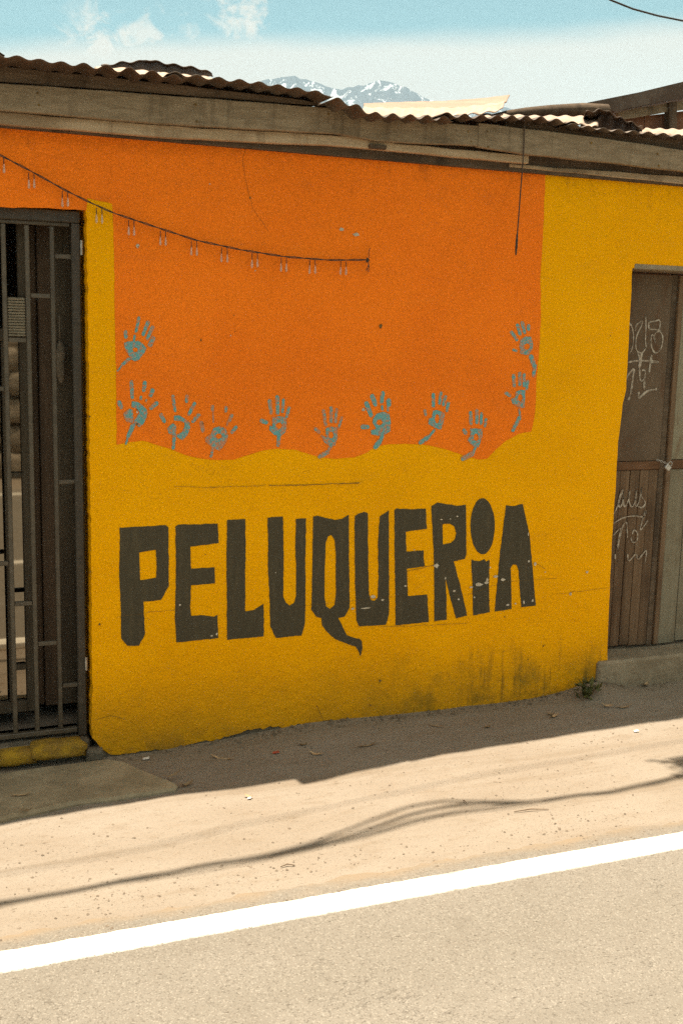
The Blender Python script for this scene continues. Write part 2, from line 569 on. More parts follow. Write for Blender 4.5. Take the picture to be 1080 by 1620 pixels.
BULBM = glass_like('clear_bulb_plastic', (0.93, 0.90, 0.86), 0.38)
m_, q_, bs_, co_ = material('mirror_glass')
q_.put(bs_.inputs['Base Color'], (0.21, 0.185, 0.145))
bs_.inputs['Metallic'].default_value = 1.0
bs_.inputs['Roughness'].default_value = 0.03
MIRROR = m_


def dirt():
    m, q, bs, co = material('dusty_dirt')
    x, y, z = q.sep(co)
    big = q.noise(q.scale(co, (0.7, 1.8, 1)), 1.6, 6, 0.62)
    mid = q.noise(q.scale(co, (0.6, 1.4, 1)), 11.0, 6, 0.65)
    fine = q.noise(co, 120.0, 4, 0.7)
    c = q.mix(q.step(big, 0.34, 0.68), (0.250, 0.208, 0.160), (0.222, 0.180, 0.134))
    c = q.mix(q.math('MULTIPLY', q.step(mid, 0.50, 0.72), 0.45), c, (0.180, 0.136, 0.090))
    gr = q.voro(co, 140.0)
    fl = q.step(q.noise(q.scale(co, (0.55, 1.5, 1)), 75.0, 4, 0.7), 0.60, 0.70)
    c = q.mix(q.math('MULTIPLY', fl, 0.75), c, (0.085, 0.064, 0.042))
    track = q.step(q.noise(q.scale(co, (0.10, 2.6, 1)), 3.0, 4, 0.55), 0.54, 0.66)
    c = q.mix(q.math('MULTIPLY', track, 0.35), c, (0.165, 0.124, 0.082))
    c = q.mix(q.math('MULTIPLY', q.step(fine, 0.58, 0.78), 0.65), c, (0.095, 0.070, 0.046))
    c = q.mix(q.math('MULTIPLY', q.step(fine, 0.40, 0.22), 0.35), c, (0.34, 0.27, 0.19))
    # warm tone of the shade painted into the soil along the wall foot
    yy = q.math('ADD', y, q.math('MULTIPLY', q.math('SUBTRACT', mid, 0.5), 0.35))
    foot = q.step(yy, -0.30, -0.02)
    c = q.mix(q.math('MULTIPLY', foot, 0.28), c, (0.215, 0.160, 0.092))
    q.put(bs.inputs['Base Color'], c)
    bs.inputs['Roughness'].default_value = 0.97
    bs.inputs['Specular IOR Level'].default_value = 0.05
    h = q.math('ADD', q.math('MULTIPLY', mid, 1.0), q.math('ADD', q.math('MULTIPLY', fine, 0.45), q.math('MULTIPLY', q.step(gr, 0.0, 0.5), 0.12)))
    bump(q, bs, h, 0.9, 0.014)
    return m


def asphalt():
    m, q, bs, co = material('worn_asphalt')
    x, y, z = q.sep(co)
    big = q.noise(q.scale(co, (0.5, 2.0, 1)), 0.9, 5, 0.6)
    st = q.voro(co, 230.0, out='Color')
    g = q.new('ShaderNodeSeparateColor'); q.put(g.inputs[0], st)
    ds = q.voro(co, 230.0)
    c = q.mix(q.step(big, 0.3, 0.7), (0.164, 0.144, 0.114), (0.184, 0.162, 0.131))
    c = q.mix(q.math('MULTIPLY', q.step(g.outputs[0], 0.76, 0.97), 0.45), c, (0.30, 0.27, 0.22))
    c = q.mix(q.math('MULTIPLY', q.step(g.outputs[1], 0.76, 0.97), 0.55), c, (0.085, 0.072, 0.055))
    c = q.mix(q.math('MULTIPLY', q.step(ds, 0.42, 0.62), 0.2), c, (0.10, 0.08, 0.058))
    fl = q.step(q.noise(q.scale(co, (0.6, 1.3, 1)), 95.0, 3, 0.65), 0.62, 0.70)
    c = q.mix(q.math('MULTIPLY', fl, 0.75), c, (0.052, 0.042, 0.030))
    blot = q.step(q.noise(co, 5.5, 5, 0.65), 0.50, 0.75)
    c = q.mix(q.math('MULTIPLY', blot, 0.30), c, (0.115, 0.096, 0.072))
    wheel = q.step(q.noise(q.scale(co, (0.05, 1.4, 1)), 2.2, 4, 0.5), 0.50, 0.68)
    c = q.mix(q.math('MULTIPLY', wheel, 0.30), c, (0.120, 0.104, 0.082))
    ck = q.math('ABSOLUTE', q.math('SUBTRACT', q.noise(q.scale(co, (0.9, 1.1, 1)), 1.6, 6, 0.65, 0.5), 0.5))
    c = q.mix(q.math('MULTIPLY', q.math('MULTIPLY', q.step(ck, 0.004, 0.0), q.step(q.noise(co, 1.1, 2), 0.5, 0.6)), 0.6), c, (0.06, 0.05, 0.038))
    # dust blown over the edge of the road
    yy = q.math('ADD', y, q.math('MULTIPLY', q.math('SUBTRACT', q.noise(q.scale(co, (0.5, 1.5, 1)), 9, 6, 0.65), 0.5), 0.16))
    c = q.mix(q.math('MULTIPLY', q.step(yy, -1.36, -1.25), 0.9), c, (0.215, 0.158, 0.10))
    q.put(bs.inputs['Base Color'], c)
    bs.inputs['Roughness'].default_value = 0.9
    bs.inputs['Specular IOR Level'].default_value = 0.12
    bump(q, bs, q.math('SUBTRACT', q.math('MULTIPLY', q.noise(co, 60, 3), 0.5), ds), 0.5, 0.004)
    return m


def road_paint():
    m, q, bs, co = material('white_road_paint')
    x, y, z = q.sep(co)
    n1 = q.noise(q.scale(co, (0.7, 1.2, 1)), 210, 5, 0.7)
    edge = q.math('MAXIMUM', q.step(y, -1.470, -1.492), q.step(y, -1.392, -1.368))
    wear = q.step(q.math('ADD', n1, q.math('MULTIPLY', edge, 0.10)), 0.60, 0.70)
    dust = q.math('MULTIPLY', q.step(y, -1.455, -1.370), q.step(q.noise(q.scale(co, (0.4, 1.3, 1)), 10, 7, 0.72), 0.46, 0.64))
    c = q.mix(q.noise(co, 12, 4), (0.60, 0.56, 0.48), (0.74, 0.70, 0.62))
    c = q.mix(q.math('MULTIPLY', q.step(q.noise(co, 4, 6, 0.7), 0.5, 0.75), 0.5), c, (0.40, 0.34, 0.25))
    c = q.mix(q.math('MULTIPLY', dust, 0.80), c, (0.185, 0.155, 0.118))
    c = q.mix(q.math('MULTIPLY', wear, 0.80), c, (0.17, 0.140, 0.104))
    q.put(bs.inputs['Base Color'], c)
    bs.inputs['Roughness'].default_value = 0.8
    bump(q, bs, q.noise(co, 120, 3), 0.5, 0.004)
    return m


DIRT, ASPH, RPAINT = dirt(), asphalt(), road_paint()
CLOD = simple('soil_clod', (0.17, 0.125, 0.078), (0.10, 0.073, 0.046), 70, 0.95, 0)
PEBB = simple('gravel_stone', (0.22, 0.17, 0.12), (0.12, 0.09, 0.062), 60, 0.9, 0)

# ------------------------------------------------------------------ ground, road, pavement
BASE = [(-9, 0.0), (0.60, 0.0), (0.78, 0.0), (1.2, 0.020), (1.66, 0.046), (2.64, 0.036), (3.10, 0.06), (3.6, 0.06), (9, 0.05)]


def ground_z(x, y):
    base = lerp(BASE, x)*max(0.0, 1-abs(min(y, 0.0))/0.55)**1.3
    n = mnoise.noise(Vector((x*1.3, y*2.5, 0.3)))*0.010 + mnoise.noise(Vector((x*6, y*9, 4.1)))*0.004
    n += 0.012*exp(-((y+0.80-0.03*sin(x*2))/0.06)**2)*(0.5+0.5*mnoise.noise(Vector((x*0.9, 1.7, 0))))
    fade = min(1.0, max(0.0, (y+1.28)/0.12))
    near = 1.0 if (-4 < x < 8 and y > -1.5) else 0.0
    mound = 0.045*exp(-((x-3.12)/0.16)**2-((y+0.05)/0.09)**2)
    return (base + n + mound)*fade*near


def axis(fa, fb, st, ext, ratio=1.6):
    a = [fa+i*st for i in range(int(round((fb-fa)/st))+1)]
    d, lo, hi = st, fa, fb
    left, right = [], []
    while hi < ext:
        d *= ratio; lo -= d; hi += d
        left.append(lo); right.append(hi)
    return left[::-1]+a+right


xs = axis(-0.8, 5.2, 0.03, 3400)
ys = axis(-1.6, 0.12, 0.02, 3400)
gv = [(x, y, ground_z(x, y)) for y in ys for x in xs]
nx = len(xs)
gf = [(j*nx+i, j*nx+i+1, (j+1)*nx+i+1, (j+1)*nx+i) for j in range(len(ys)-1) for i in range(nx-1)]
tag(mesh('ground', gv, gf, DIRT, smooth=True), kind='structure')


def strip(name, x0, x1, ya, yb, z, m, n, amp_a, amp_b, fr=9.0, seed=0.0):
    vs, fs = [], []
    for i in range(n+1):
        x = x0+(x1-x0)*i/n
        wob = lambda s, a: a*(mnoise.noise(Vector((x*fr, s, seed)))+0.7*mnoise.noise(Vector((x*fr*5, s, seed+3))))
        a_, b_ = ya+wob(1.5, amp_a), yb+wob(7.5, amp_b)
        vs += [(x, a_-0.003, z-0.0065), (x, a_, z), (x, b_, z), (x, b_+0.003, z-0.0065)]
        if i: fs += [(4*i-4+k, 4*i-3+k, 4*i+1+k, 4*i+k) for k in range(3)]
    return mesh(name, vs, fs, m)


tag(strip('road', -40, 60, -7.3, -1.29, 0.006, ASPH, 4000, 0.02, 0.020), kind='structure')
tag(strip('road_edge_line', -10, 20, -1.480, -1.376, 0.010, RPAINT, 9000, 0.0025, 0.003, 22), kind='structure')
tag(strip('road_centre_line', -20, 30, -3.60, -3.51, 0.010, RPAINT, 1500, 0.003, 0.003), kind='structure')
tag(strip('far_road_edge_line', -20, 30, -7.02, -6.90, 0.010, RPAINT, 800, 0.003, 0.003), kind='structure')

# concrete slab before the left doorway
z_s = 0.018
sp = [G(-120, 1232, z_s), G(0, 1223, z_s), G(60, 1213, z_s), G(174, 1200, z_s), G(200, 1205, z_s), G(240, 1222, z_s), G(281, 1239, z_s), G(278, 1246, z_s),
      G(195, 1259, z_s), G(116, 1269, z_s), G(60, 1281, z_s), G(0, 1293, z_s), G(-120, 1316, z_s)]
out = []
for i in range(len(sp)):
    a, c = sp[i], sp[(i+1) % len(sp)]
    k = max(1, int((c-a).length/0.04))
    for j in range(k):
        p = a.lerp(c, j/k)
        out.append(p+Vector((mnoise.noise(p*14), mnoise.noise(p*14+Vector((9, 9, 9))), 0))*0.006)
nb = len(out)
cen = sum(out, Vector())/nb
vs = [p+(cen-p).normalized()*0.012 for p in out]+[Vector((p.x, p.y, z_s-0.012)) for p in out]+[Vector((p.x, p.y, -0.05)) for p in out]
fs = [tuple(range(nb))[::-1]]
for k in (0, 1):
    fs += [(k*nb+i, k*nb+(i+1) % nb, (k+1)*nb+(i+1) % nb, (k+1)*nb+i) for i in range(nb)]
tag(mesh('concrete_slab', vs, fs, SLAB), kind='structure')

# ------------------------------------------------------------------ mountains far behind
MD = 3000.0
prof = [(200, 168), (330, 150), (405, 131), (430, 124), (455, 120), (472, 123), (500, 130), (522, 138), (540, 142), (552, 138), (572, 135),
        (600, 127), (622, 130), (650, 143), (683, 159), (720, 172), (765, 174), (798, 169), (830, 180), (900, 195), (1000, 200)]


def mountain_height(u):
    r = ray(u, lerp(prof, u))
    return CAM + r*(MD/(FW.dot(r)))


mv, mf = [], []
NU, NVv = 150, 36
for i in range(NU+1):
    u = -100+1250*i/NU
    r = ray(u, lerp(prof, u)); P = CAM+r*(MD/r.dot(FW))
    out2 = Vector((r.x, r.y, 0)).normalized()
    for j in range(NVv+1):
        t = -1+2*j/NVv
        q = P+out2*(t*650.0)
        hgt = P.z*(1-abs(t)**0.85)
        rg = 1-abs(mnoise.noise(Vector((u*0.022+t*0.5, t*2.6, 2.0))))*2
        rg2 = mnoise.noise(Vector((u*0.09, t*7, 5.0)))
        hgt += (rg*46+rg2*26)*min(1, abs(t)*6)*(1-abs(t))
        hgt += (mnoise.noise(Vector((u*0.13, t*11, 9.0)))*7) if j == NVv//2 else 0
        mv.append((q.x, q.y, max(0, hgt)))
for i in range(NU):
    for j in range(NVv):
        a = i*(NVv+1)+j
        mf.append((a, a+NVv+1, a+NVv+2, a+1))
m_, q_, bs_, co_ = material('mountain_rock_snow')
sn = q_.noise(q_.scale(co_, (1, 1, 0.30)), 0.030, 8, 0.72, 0.9)
zz_ = q_.sep(co_)[2]
snow = q_.step(q_.math('ADD', sn, q_.step(zz_, 420, 720, -0.06, 0.05, False)), 0.555, 0.60)
q_.put(bs_.inputs['Base Color'], q_.mix(snow, q_.mix(q_.noise(co_, 0.03, 5), (0.045, 0.05, 0.056), (0.075, 0.08, 0.085)), (0.50, 0.52, 0.53)))
bs_.inputs['Roughness'].default_value = 0.9
tag(mesh('mountain', mv, mf, m_), kind='structure')

# ------------------------------------------------------------------ the painted building
house = thing('painted_building', 'low yellow and orange barber shop with hand lettered front wall and corrugated roof', 'building', (1.9, 0, 0))

DL_TOP = W(136, 330).z
DL_X = W(140, 700).x
DR_X = W(985, 700).x
DR_TOP = W(1000, 420).z
DL_X0, DR_X1 = DL_X-0.98, DR_X+0.98
WT = 2.62
edge_l = [(137, 331), (138, 400), (139.5, 500), (141, 600), (142, 700), (143, 760), (143.5, 800), (145, 900), (145.5, 1000), (146.5, 1100), (145, 1150), (147, 1168), (160, 1184), (176, 1193), (190, 1195)]
base_l = [(215, 1191), (240, 1187), (262, 1186), (300, 1178), (335, 1170), (362, 1166), (385, 1156), (420, 1152), (460, 1148), (500, 1143),
          (560, 1140), (620, 1135), (660, 1130), (700, 1125), (760, 1119), (800, 1112), (850, 1104), (890, 1098), (915, 1094), (930, 1088), (936, 1077), (948, 1070), (955, 1060), (960, 1050)]
edge_r = [(960, 1020), (962, 980), (965, 900), (969, 830), (973, 770), (977, 700), (980, 680), (984, 640), (990, 615), (993, 560), (996, 500), (998, 460), (999.5, 424)]
outer = [Vector((-2.6, 0, WT)), Vector((-2.6, 0, -0.1)), Vector((DL_X0, 0, -0.1)), Vector((DL_X0, 0, DL_TOP))]
el_ = rough_line([W(*p) for p in edge_l]+[W(*base_l[0])], 0.008, 0.006, 34, closed=False, seed=2)
bl_ = rough_line([W(*p) for p in base_l], 0.006, 0.012, 38, closed=False, seed=5)
er_ = rough_line([W(*p) for p in edge_r], 0.03, 0.004, 12, closed=False, seed=8)
outer += el_[:-1]+bl_+er_
outer += [Vector((DR_X1, 0, DR_TOP)), Vector((DR_X1, 0, -0.1)), Vector((7.5, 0, -0.1)), Vector((7.5, 0, WT))]
vs, fs = prism([outer], 0.16)
wall = mesh('wall', vs, fs, YELLOW, house)
# grey footing that shows under the ragged lower edge of the paint coat
ft = MB()
ft.box((-2.6, 0.006, -0.25), (DL_X0-0.005, 0.155, 0.04))
ft.box((DL_X+0.03, 0.006, -0.25), (DR_X-0.03, 0.150, 0.13))
ft.box((DR_X1+0.005, 0.006, -0.25), (7.5, 0.155, 0.04))
ft.build('footing', FOOT, house)

# orange field
op = [(-700, 100), (-700, 318), (-60, 325), (137, 332), (138.5, 313), (160, 318), (178, 322), (181, 400), (182, 500), (184, 600), (185, 704),
      (200, 700), (225, 697), (250, 704), (275, 713), (300, 722), (330, 727), (370, 727), (390, 721), (410, 714), (440, 709),
      (470, 712), (500, 722), (530, 726), (560, 724), (580, 716), (595, 706), (620, 702), (640, 702), (680, 704), (710, 712), (730, 720), (755, 727),
      (770, 725), (785, 710), (800, 697), (820, 686), (840, 683), (846, 650), (848, 600), (852, 560), (855, 500), (854, 440), (857, 400), (859, 350), (862, 290), (863, 225), (0, 140)]
op3 = [W(u, v, -0.0012) for u, v in op]
for p in op3:
    p.z = min(p.z, WT-0.01)
    if p.x < -2.55: p.x = -2.55
vs, fs = flat_poly([rough_line(op3, 0.02, 0.0035, 22, seed=3)])
tag(mesh('orange_field', vs, fs, ORANGE, wall), 'orange painted field with wavy lower edge')

Z1 = lambda x, y: (170+x/3.0857, 780+y/3.0857)
Z2 = lambda x, y: (470+x/2.7, 770+y/2.7)
LET = [
    ('P', Z1, [(62, 170), (285, 157), (298, 168), (300, 455), (262, 523), (176, 530), (184, 690), (155, 745), (98, 746), (68, 710), (66, 560), (58, 400)],
     [(155, 290), (236, 277), (241, 345), (238, 414), (160, 427), (158, 350)]),
    ('E', Z1, [(333, 165), (345, 155), (540, 150), (543, 245), (405, 262), (408, 370), (522, 363), (525, 440), (408, 450), (405, 560), (410, 600), (460, 597), (520, 603), (537, 593), (542, 708), (337, 730), (330, 600), (335, 400)], None),
    ('L', Z1, [(585, 132), (672, 127), (676, 250), (672, 400), (673, 578), (715, 572), (762, 540), (764, 700), (584, 716), (583, 500), (581, 300)], None),
    ('U', Z1, [(781, 120), (857, 115), (858, 180), (860, 300), (858, 505), (870, 535), (888, 550), (910, 538), (920, 505), (921, 380), (917, 250), (920, 126), (969, 124), (966, 350), (966, 560), (963, 640), (948, 695), (822, 708), (795, 650), (790, 480), (783, 350), (785, 240)], None),
    ('Q', Z2, [(68, 128), (85, 124), (110, 130), (160, 143), (190, 138), (221, 120), (221, 300), (224, 515), (203, 555), (175, 560), (195, 600), (212, 635), (240, 645), (265, 650), (277, 662), (278, 690), (270, 725), (262, 700), (250, 683), (215, 672), (160, 650), (125, 618), (106, 590), (104, 560), (82, 556), (60, 525), (64, 400), (66, 250)],
     [(144, 205), (160, 225), (165, 300), (165, 450), (160, 505), (140, 522), (123, 510), (116, 470), (118, 350), (122, 240), (132, 213)]),
    ('U', Z2, [(245, 125), (262, 115), (285, 108), (301, 112), (302, 250), (306, 460), (315, 485), (330, 488), (343, 475), (347, 380), (345, 250), (352, 125), (380, 110), (391, 100), (392, 300), (392, 545), (378, 590), (265, 597), (252, 570), (247, 400)], None),
    ('E', Z2, [(416, 100), (425, 93), (480, 97), (549, 93), (553, 180), (463, 192), (466, 278), (538, 272), (543, 340), (468, 350), (472, 467), (555, 460), (562, 577), (420, 592), (418, 400), (415, 250)], None),
    ('R', Z2, [(572, 82), (600, 68), (640, 75), (680, 81), (720, 78), (721, 200), (722, 290), (715, 308), (668, 318), (690, 400), (712, 490), (725, 550), (678, 562), (665, 520), (632, 390), (637, 470), (637, 568), (585, 574), (585, 450), (583, 300), (578, 200)],
     [(620, 160), (650, 157), (670, 170), (679, 198), (672, 225), (655, 240), (622, 247), (620, 200)]),
    ('I', Z2, [(743, 312), (755, 315), (778, 318), (800, 310), (806, 320), (820, 312), (818, 450), (821, 536), (750, 550), (748, 450), (746, 380)], None),
    ('A', Z2, [(890, 80), (925, 83), (962, 73), (975, 130), (990, 200), (1000, 300), (1012, 440), (1018, 508), (956, 514), (950, 440), (945, 360), (935, 332), (920, 332), (911, 350), (914, 450), (914, 522), (842, 533), (850, 450), (860, 330), (872, 230), (882, 150)], None),
]
for i, (ch, zf, ol, hl) in enumerate(LET):
    loops = [rough_line([W(*zf(x, y), -0.002) for x, y in ol], 0.010, 0.0022, 45, seed=i*3.3)]
    if hl: loops.append(rough_line([W(*zf(x, y), -0.002) for x, y in hl], 0.010, 0.0018, 45, seed=i*3.3+1))
    vs, fs = flat_poly(loops)
    mb = MB(); mb.add(vs, fs)
    if ch == 'I':
        dot = [(791+52*cos(a*pi/18), 169+120*sin(a*pi/18)) for a in range(36)]
        v2, f2 = flat_poly([rough_line([W(*Z2(x, y), -0.002) for x, y in dot], 0.010, 0.0020, 45, seed=40)])
        mb.add(v2, f2)
    tag(mb.build('painted_letter', INK, wall), 'painted letter %s' % ch)

# handprints
Z3 = lambda x, y: (170+x/4.5, 480+y/4.5)
Z4 = lambda x, y: (390+x/4.32, 600+y/4.32)
Z5 = lambda x, y: (630+x/4.32, 490+y/4.32)
HANDS = [
    (Z3, 4.5, [((130, 205), (133, 240), 26), ((225, 105), (205, 200), 22), ((195, 230), (188, 280), 18), ((290, 135), (255, 222), 26), ((322, 170), (285, 250), 26), ((325, 250), (305, 295), 34), ((155, 395), (110, 435), 24), ((105, 440), (75, 480), 12)],
     [[(120, 280), (160, 268), (190, 275), (215, 265), (250, 285), (278, 318), (255, 365), (225, 400), (195, 415), (170, 395), (135, 340), (120, 305)]], (200, 330, 18, 18)),
    (Z3, 4.5, [((172, 560), (178, 672), 26), ((268, 565), (260, 620), 28), ((240, 665), (238, 682), 18), ((322, 620), (308, 655), 30), ((278, 688), (275, 698), 14), ((350, 712), (312, 745), 30), ((85, 705), (100, 740), 30), ((182, 870), (150, 945), 32), ((150, 945), (133, 1000), 14)],
     [[(175, 695), (225, 705), (262, 735), (285, 765), (280, 810), (255, 860), (230, 880), (195, 855), (190, 840), (215, 800), (228, 775), (200, 745), (175, 735)], [(112, 785), (160, 748), (182, 760), (188, 820), (180, 850), (140, 845), (118, 815)]], None),
    (Z3, 4.5, [((467, 660), (482, 765), 22), ((567, 660), (565, 700), 24), ((620, 715), (580, 790), 26), ((650, 795), (610, 840), 26), ((382, 795), (405, 840), 28), ((478, 930), (470, 1030), 24)],
     [[(475, 800), (515, 798), (550, 820), (588, 850), (590, 890), (565, 945), (535, 975), (495, 950), (500, 930), (530, 920), (550, 880), (550, 850), (515, 835), (475, 835)], [(425, 890), (470, 850), (490, 870), (490, 910), (475, 940), (440, 930)]], None),
    (Z3, 4.5, [((748, 735), (750, 760), 24), ((752, 780), (754, 845), 10), ((845, 740), (842, 768), 22), ((885, 800), (868, 835), 26), ((855, 845), (850, 870), 10), ((915, 880), (885, 918), 26), ((670, 850), (680, 905), 28), ((750, 1030), (738, 1090), 20)],
     [[(755, 885), (800, 875), (840, 890), (860, 940), (845, 990), (800, 1050), (750, 1030), (700, 985), (695, 960), (740, 925)]], (792, 945, 22, 20)),
    (Z4, 4.32, [((158, 150), (168, 230), 26), ((210, 122), (213, 232), 26), ((252, 140), (246, 222), 20), ((290, 195), (275, 255), 22), ((105, 285), (135, 295), 30), ((222, 385), (215, 450), 26)],
     [[(175, 260), (210, 255), (240, 252), (272, 262), (275, 310), (268, 360), (240, 385), (190, 382), (155, 345), (160, 315), (178, 320)]], (222, 318, 22, 22)),
    (Z4, 4.32, [((525, 215), (540, 312), 22), ((578, 195), (577, 290), 22), ((615, 208), (607, 292), 20), ((650, 262), (630, 330), 18), ((472, 340), (495, 362), 26), ((575, 462), (555, 495), 20), ((550, 500), (500, 528), 30)],
     [[(540, 335), (580, 325), (622, 330), (620, 400), (605, 450), (570, 458), (535, 435), (505, 385), (515, 380), (545, 400), (540, 360)]], (577, 382, 18, 24)),
    (Z4, 4.32, [((818, 165), (850, 245), 32), ((858, 115), (880, 172), 32), ((930, 95), (922, 155), 28), ((925, 185), (927, 205), 18), ((970, 145), (972, 175), 32), ((965, 190), (965, 215), 14), ((795, 325), (825, 325), 32), ((925, 390), (915, 420), 26), ((905, 430), (880, 462), 36)],
     [[(862, 270), (890, 235), (930, 222), (975, 238), (985, 300), (980, 355), (945, 378), (890, 385), (850, 375), (850, 350), (885, 340), (862, 300)]], (908, 295, 20, 20)),
    (Z5, 4.32, [((238, 580), (238, 660), 24), ((290, 570), (280, 640), 22), ((320, 595), (305, 652), 22), ((340, 640), (330, 690), 22), ((180, 690), (185, 718), 20), ((245, 825), (205, 870), 18), ((205, 870), (150, 908), 30)],
     [[(235, 690), (262, 685), (315, 705), (310, 760), (290, 820), (250, 810), (205, 780), (205, 745), (230, 735)]], (264, 745, 15, 32)),
    (Z5, 4.32, [((492, 705), (495, 780), 24), ((535, 690), (535, 770), 24), ((567, 710), (563, 780), 20), ((598, 750), (590, 795), 20), ((448, 825), (460, 845), 26), ((525, 940), (510, 980), 18), ((500, 985), (440, 1018), 34)],
     [[(490, 810), (575, 815), (572, 870), (545, 940), (505, 930), (470, 890), (490, 860)]], (530, 872, 17, 26)),
    (Z5, 4.32, [((785, 450), (790, 520), 24), ((828, 435), (828, 515), 22), ((857, 445), (857, 520), 22), ((882, 490), (875, 540), 22), ((735, 570), (760, 585), 24), ((825, 680), (830, 740), 14), ((825, 740), (780, 825), 26)],
     [[(800, 560), (830, 548), (866, 550), (865, 610), (860, 670), (820, 668), (775, 640), (770, 610), (795, 600)]], (830, 602, 15, 26)),
    (Z5, 4.32, [((772, 155), (808, 205), 24), ((812, 105), (830, 165), 24), ((845, 90), (860, 155), 24), ((887, 110), (888, 135), 24), ((785, 275), (805, 280), 18), ((905, 320), (925, 380), 32), ((930, 380), (922, 450), 26)],
     [[(830, 210), (865, 185), (905, 185), (917, 220), (915, 275), (880, 310), (830, 300), (832, 280), (825, 240)]], (877, 252, 20, 22)),
]


def capsule(a, c, wd):
    a, c = Vector(a), Vector(c)
    d = (c-a).normalized(); n = Vector((-d.y, d.x)); r = wd/2
    pts = []
    for k in range(7):
        an = pi*k/6
        pts.append(c+n*r*0.9*cos(an)+d*r*sin(an)*0.9)
    for k in range(7):
        an = pi*k/6
        pts.append(a-n*r*cos(an)-d*r*sin(an))
    return [(p.x, p.y) for p in pts]


for i, (zf, sc, strokes, palms, hole) in enumerate(HANDS):
    mb = MB(); off = -0.0024
    for a, c, wd in strokes:
        lp = rough_line([W(*zf(x, y), off) for x, y in capsule(a, c, wd)], 0.006, 0.0016, 90, seed=i)
        mb.add(*flat_poly([lp])); off -= 0.00008
    for k, pl in enumerate(palms):
        loops = [rough_line([W(*zf(x, y), off) for x, y in pl], 0.006, 0.0024, 70, seed=i+0.5)]
        if hole and k == 0:
            hx, hy, rx, ry = hole
            loops.append(rough_line([W(*zf(hx+rx*cos(t*pi/8), hy+ry*sin(t*pi/8)), off) for t in range(16)], 0.005, 0.001, 80, seed=i+0.7))
        mb.add(*flat_poly(loops)); off -= 0.00008
    mb.build('handprint', TEAL, wall).color = (1, 1, 1, (.02, .03, .05, .10, .06, .11, -.03, .04, .05, .06, .05)[i])

# cracks, chips, plugs
def ribbon(mb, pts, wd, y, amp=0.004):
    ps = rough_line([W(u, v, y) for u, v in pts], 0.012, amp, 40, closed=False, seed=wd*900)
    for j, (a, c) in enumerate(zip(ps, ps[1:])):
        d = (c-a).normalized(); n = Vector((-d.z, 0, d.x))
        w0 = wd*(0.5+0.9*abs(mnoise.noise(a*25))); w1 = wd*(0.5+0.9*abs(mnoise.noise(c*25)))
        mb.add([a-n*w0, c-n*w1, c+n*w1, a+n*w0], [(0, 1, 2, 3)])


mb = MB()
for pts, wd in [([(275, 769), (330, 771), (400, 769), (420, 767)], .0010), ([(425, 768), (490, 767), (568, 764)], .0022), ([(185, 976), (240, 968), (280, 965)], .0009),
                ([(390, 222), (384, 260), (392, 300), (400, 330), (425, 366)], .0008), ([(470, 960), (560, 950), (640, 942)], .0007),
                ([(600, 992), (680, 989), (740, 986)], .0009), ([(640, 905), (690, 893)], .0014), ([(740, 940), (800, 920), (880, 915)], .0009),
                ([(880, 940), (960, 930)], .0008), ([(500, 1115), (507, 1130), (513, 1142)], .0014), ([(150, 1140), (175, 1132), (200, 1138)], .0010), ([(846, 890), (862, 900)], .0012)]:
    ribbon(mb, pts, wd, -0.0042)
tag(mb.build('crack', CRACK, wall), kind='stuff')


def blob_chip(mb, u, v, ru, rv, y=-0.004, seed=0.0):
    c = W(u, v, y); k = 410.0
    n = 14
    pts = []
    for t in range(n):
        a = 2*pi*t/n
        r = 0.65+0.7*abs(mnoise.noise(Vector((cos(a)*1.5+u, sin(a)*1.5+v, seed))))
        pts.append(c+Vector((cos(a)*ru/k*r, 0, sin(a)*rv/k*r)))
    mb.add(*flat_poly([pts]))


mb = MB()
for u, v, a, c in [(540, 363, 5, 3.5), (563, 371, 7, 3.5), (218, 389, 3.5, 4), (575, 648, 4, 3.5), (690, 895, 6, 5), (745, 929, 4, 2), (757, 925, 9, 4.5), (769, 922, 6, 3), (718, 935, 4, 3), (725, 948, 3, 2.5),
                   (784, 912, 7, 3), (795, 917, 6, 3.5), (579, 962, 12, 1.8), (558, 963, 4, 2.5), (605, 949, 4, 2), (590, 944, 6, 4), (846, 892, 4, 4), (836, 888, 3, 3), (828, 953, 2.5, 5), (842, 950, 3, 3.5), (803, 957, 4, 2.5), (815, 955, 3, 2),
                   (902, 940, 3.5, 4), (928, 905, 3.5, 3), (641, 927, 3, 2), (704, 915, 2, 3), (698, 822, 3, 1.5), (723, 817, 3, 1.5), (712, 821, 2, 1), (655, 870, 1.5, 1.5), (335, 1006, 3, 2), (343, 1003, 2, 3),
                   (285, 957, 2, 2), (436, 906, 1.5, 1.5), (365, 531, 1.3, 1.3), (404, 428, 1.3, 1.3), (332, 291, 1.3, 1.3), (217, 652, 1.5, 3), (775, 898, 2.5, 1.5), (750, 945, 2, 2), (835, 845, 1.5, 4), (770, 918, 3, 6), (862, 905, 2, 1.5)]:
    blob_chip(mb, u, v, a, c, -0.0040-random.random()*0.0008)
tag(mb.build('paint_chip', CHIP, wall), kind='stuff')
mb = MB()
for u, v, a in [(602, 516, 6.5), (965, 531, 2.5), (217, 671, 3.5), (321, 670, 3), (217, 648, 2.5), (577, 647, 2), (219, 390, 1.6), (328, 1008, 1.5), (601, 1077, 5), (586, 1116, 4), (798, 976, 3), (372, 524, 1.8), (370, 499, 1.8), (318, 538, 3.0), (835, 1043, 2.5), (861, 1020, 2), (396, 313, 3), (325, 877, 2), (158, 988, 3.5), (902, 940, 1.5), (859, 1022, 3), (142, 659, 3), (143, 905, 3)]:
    blob_chip(mb, u, v, a*0.62, a*0.66, -0.0053)
tag(mb.build('nail_hole', CRACK, wall), kind='stuff')

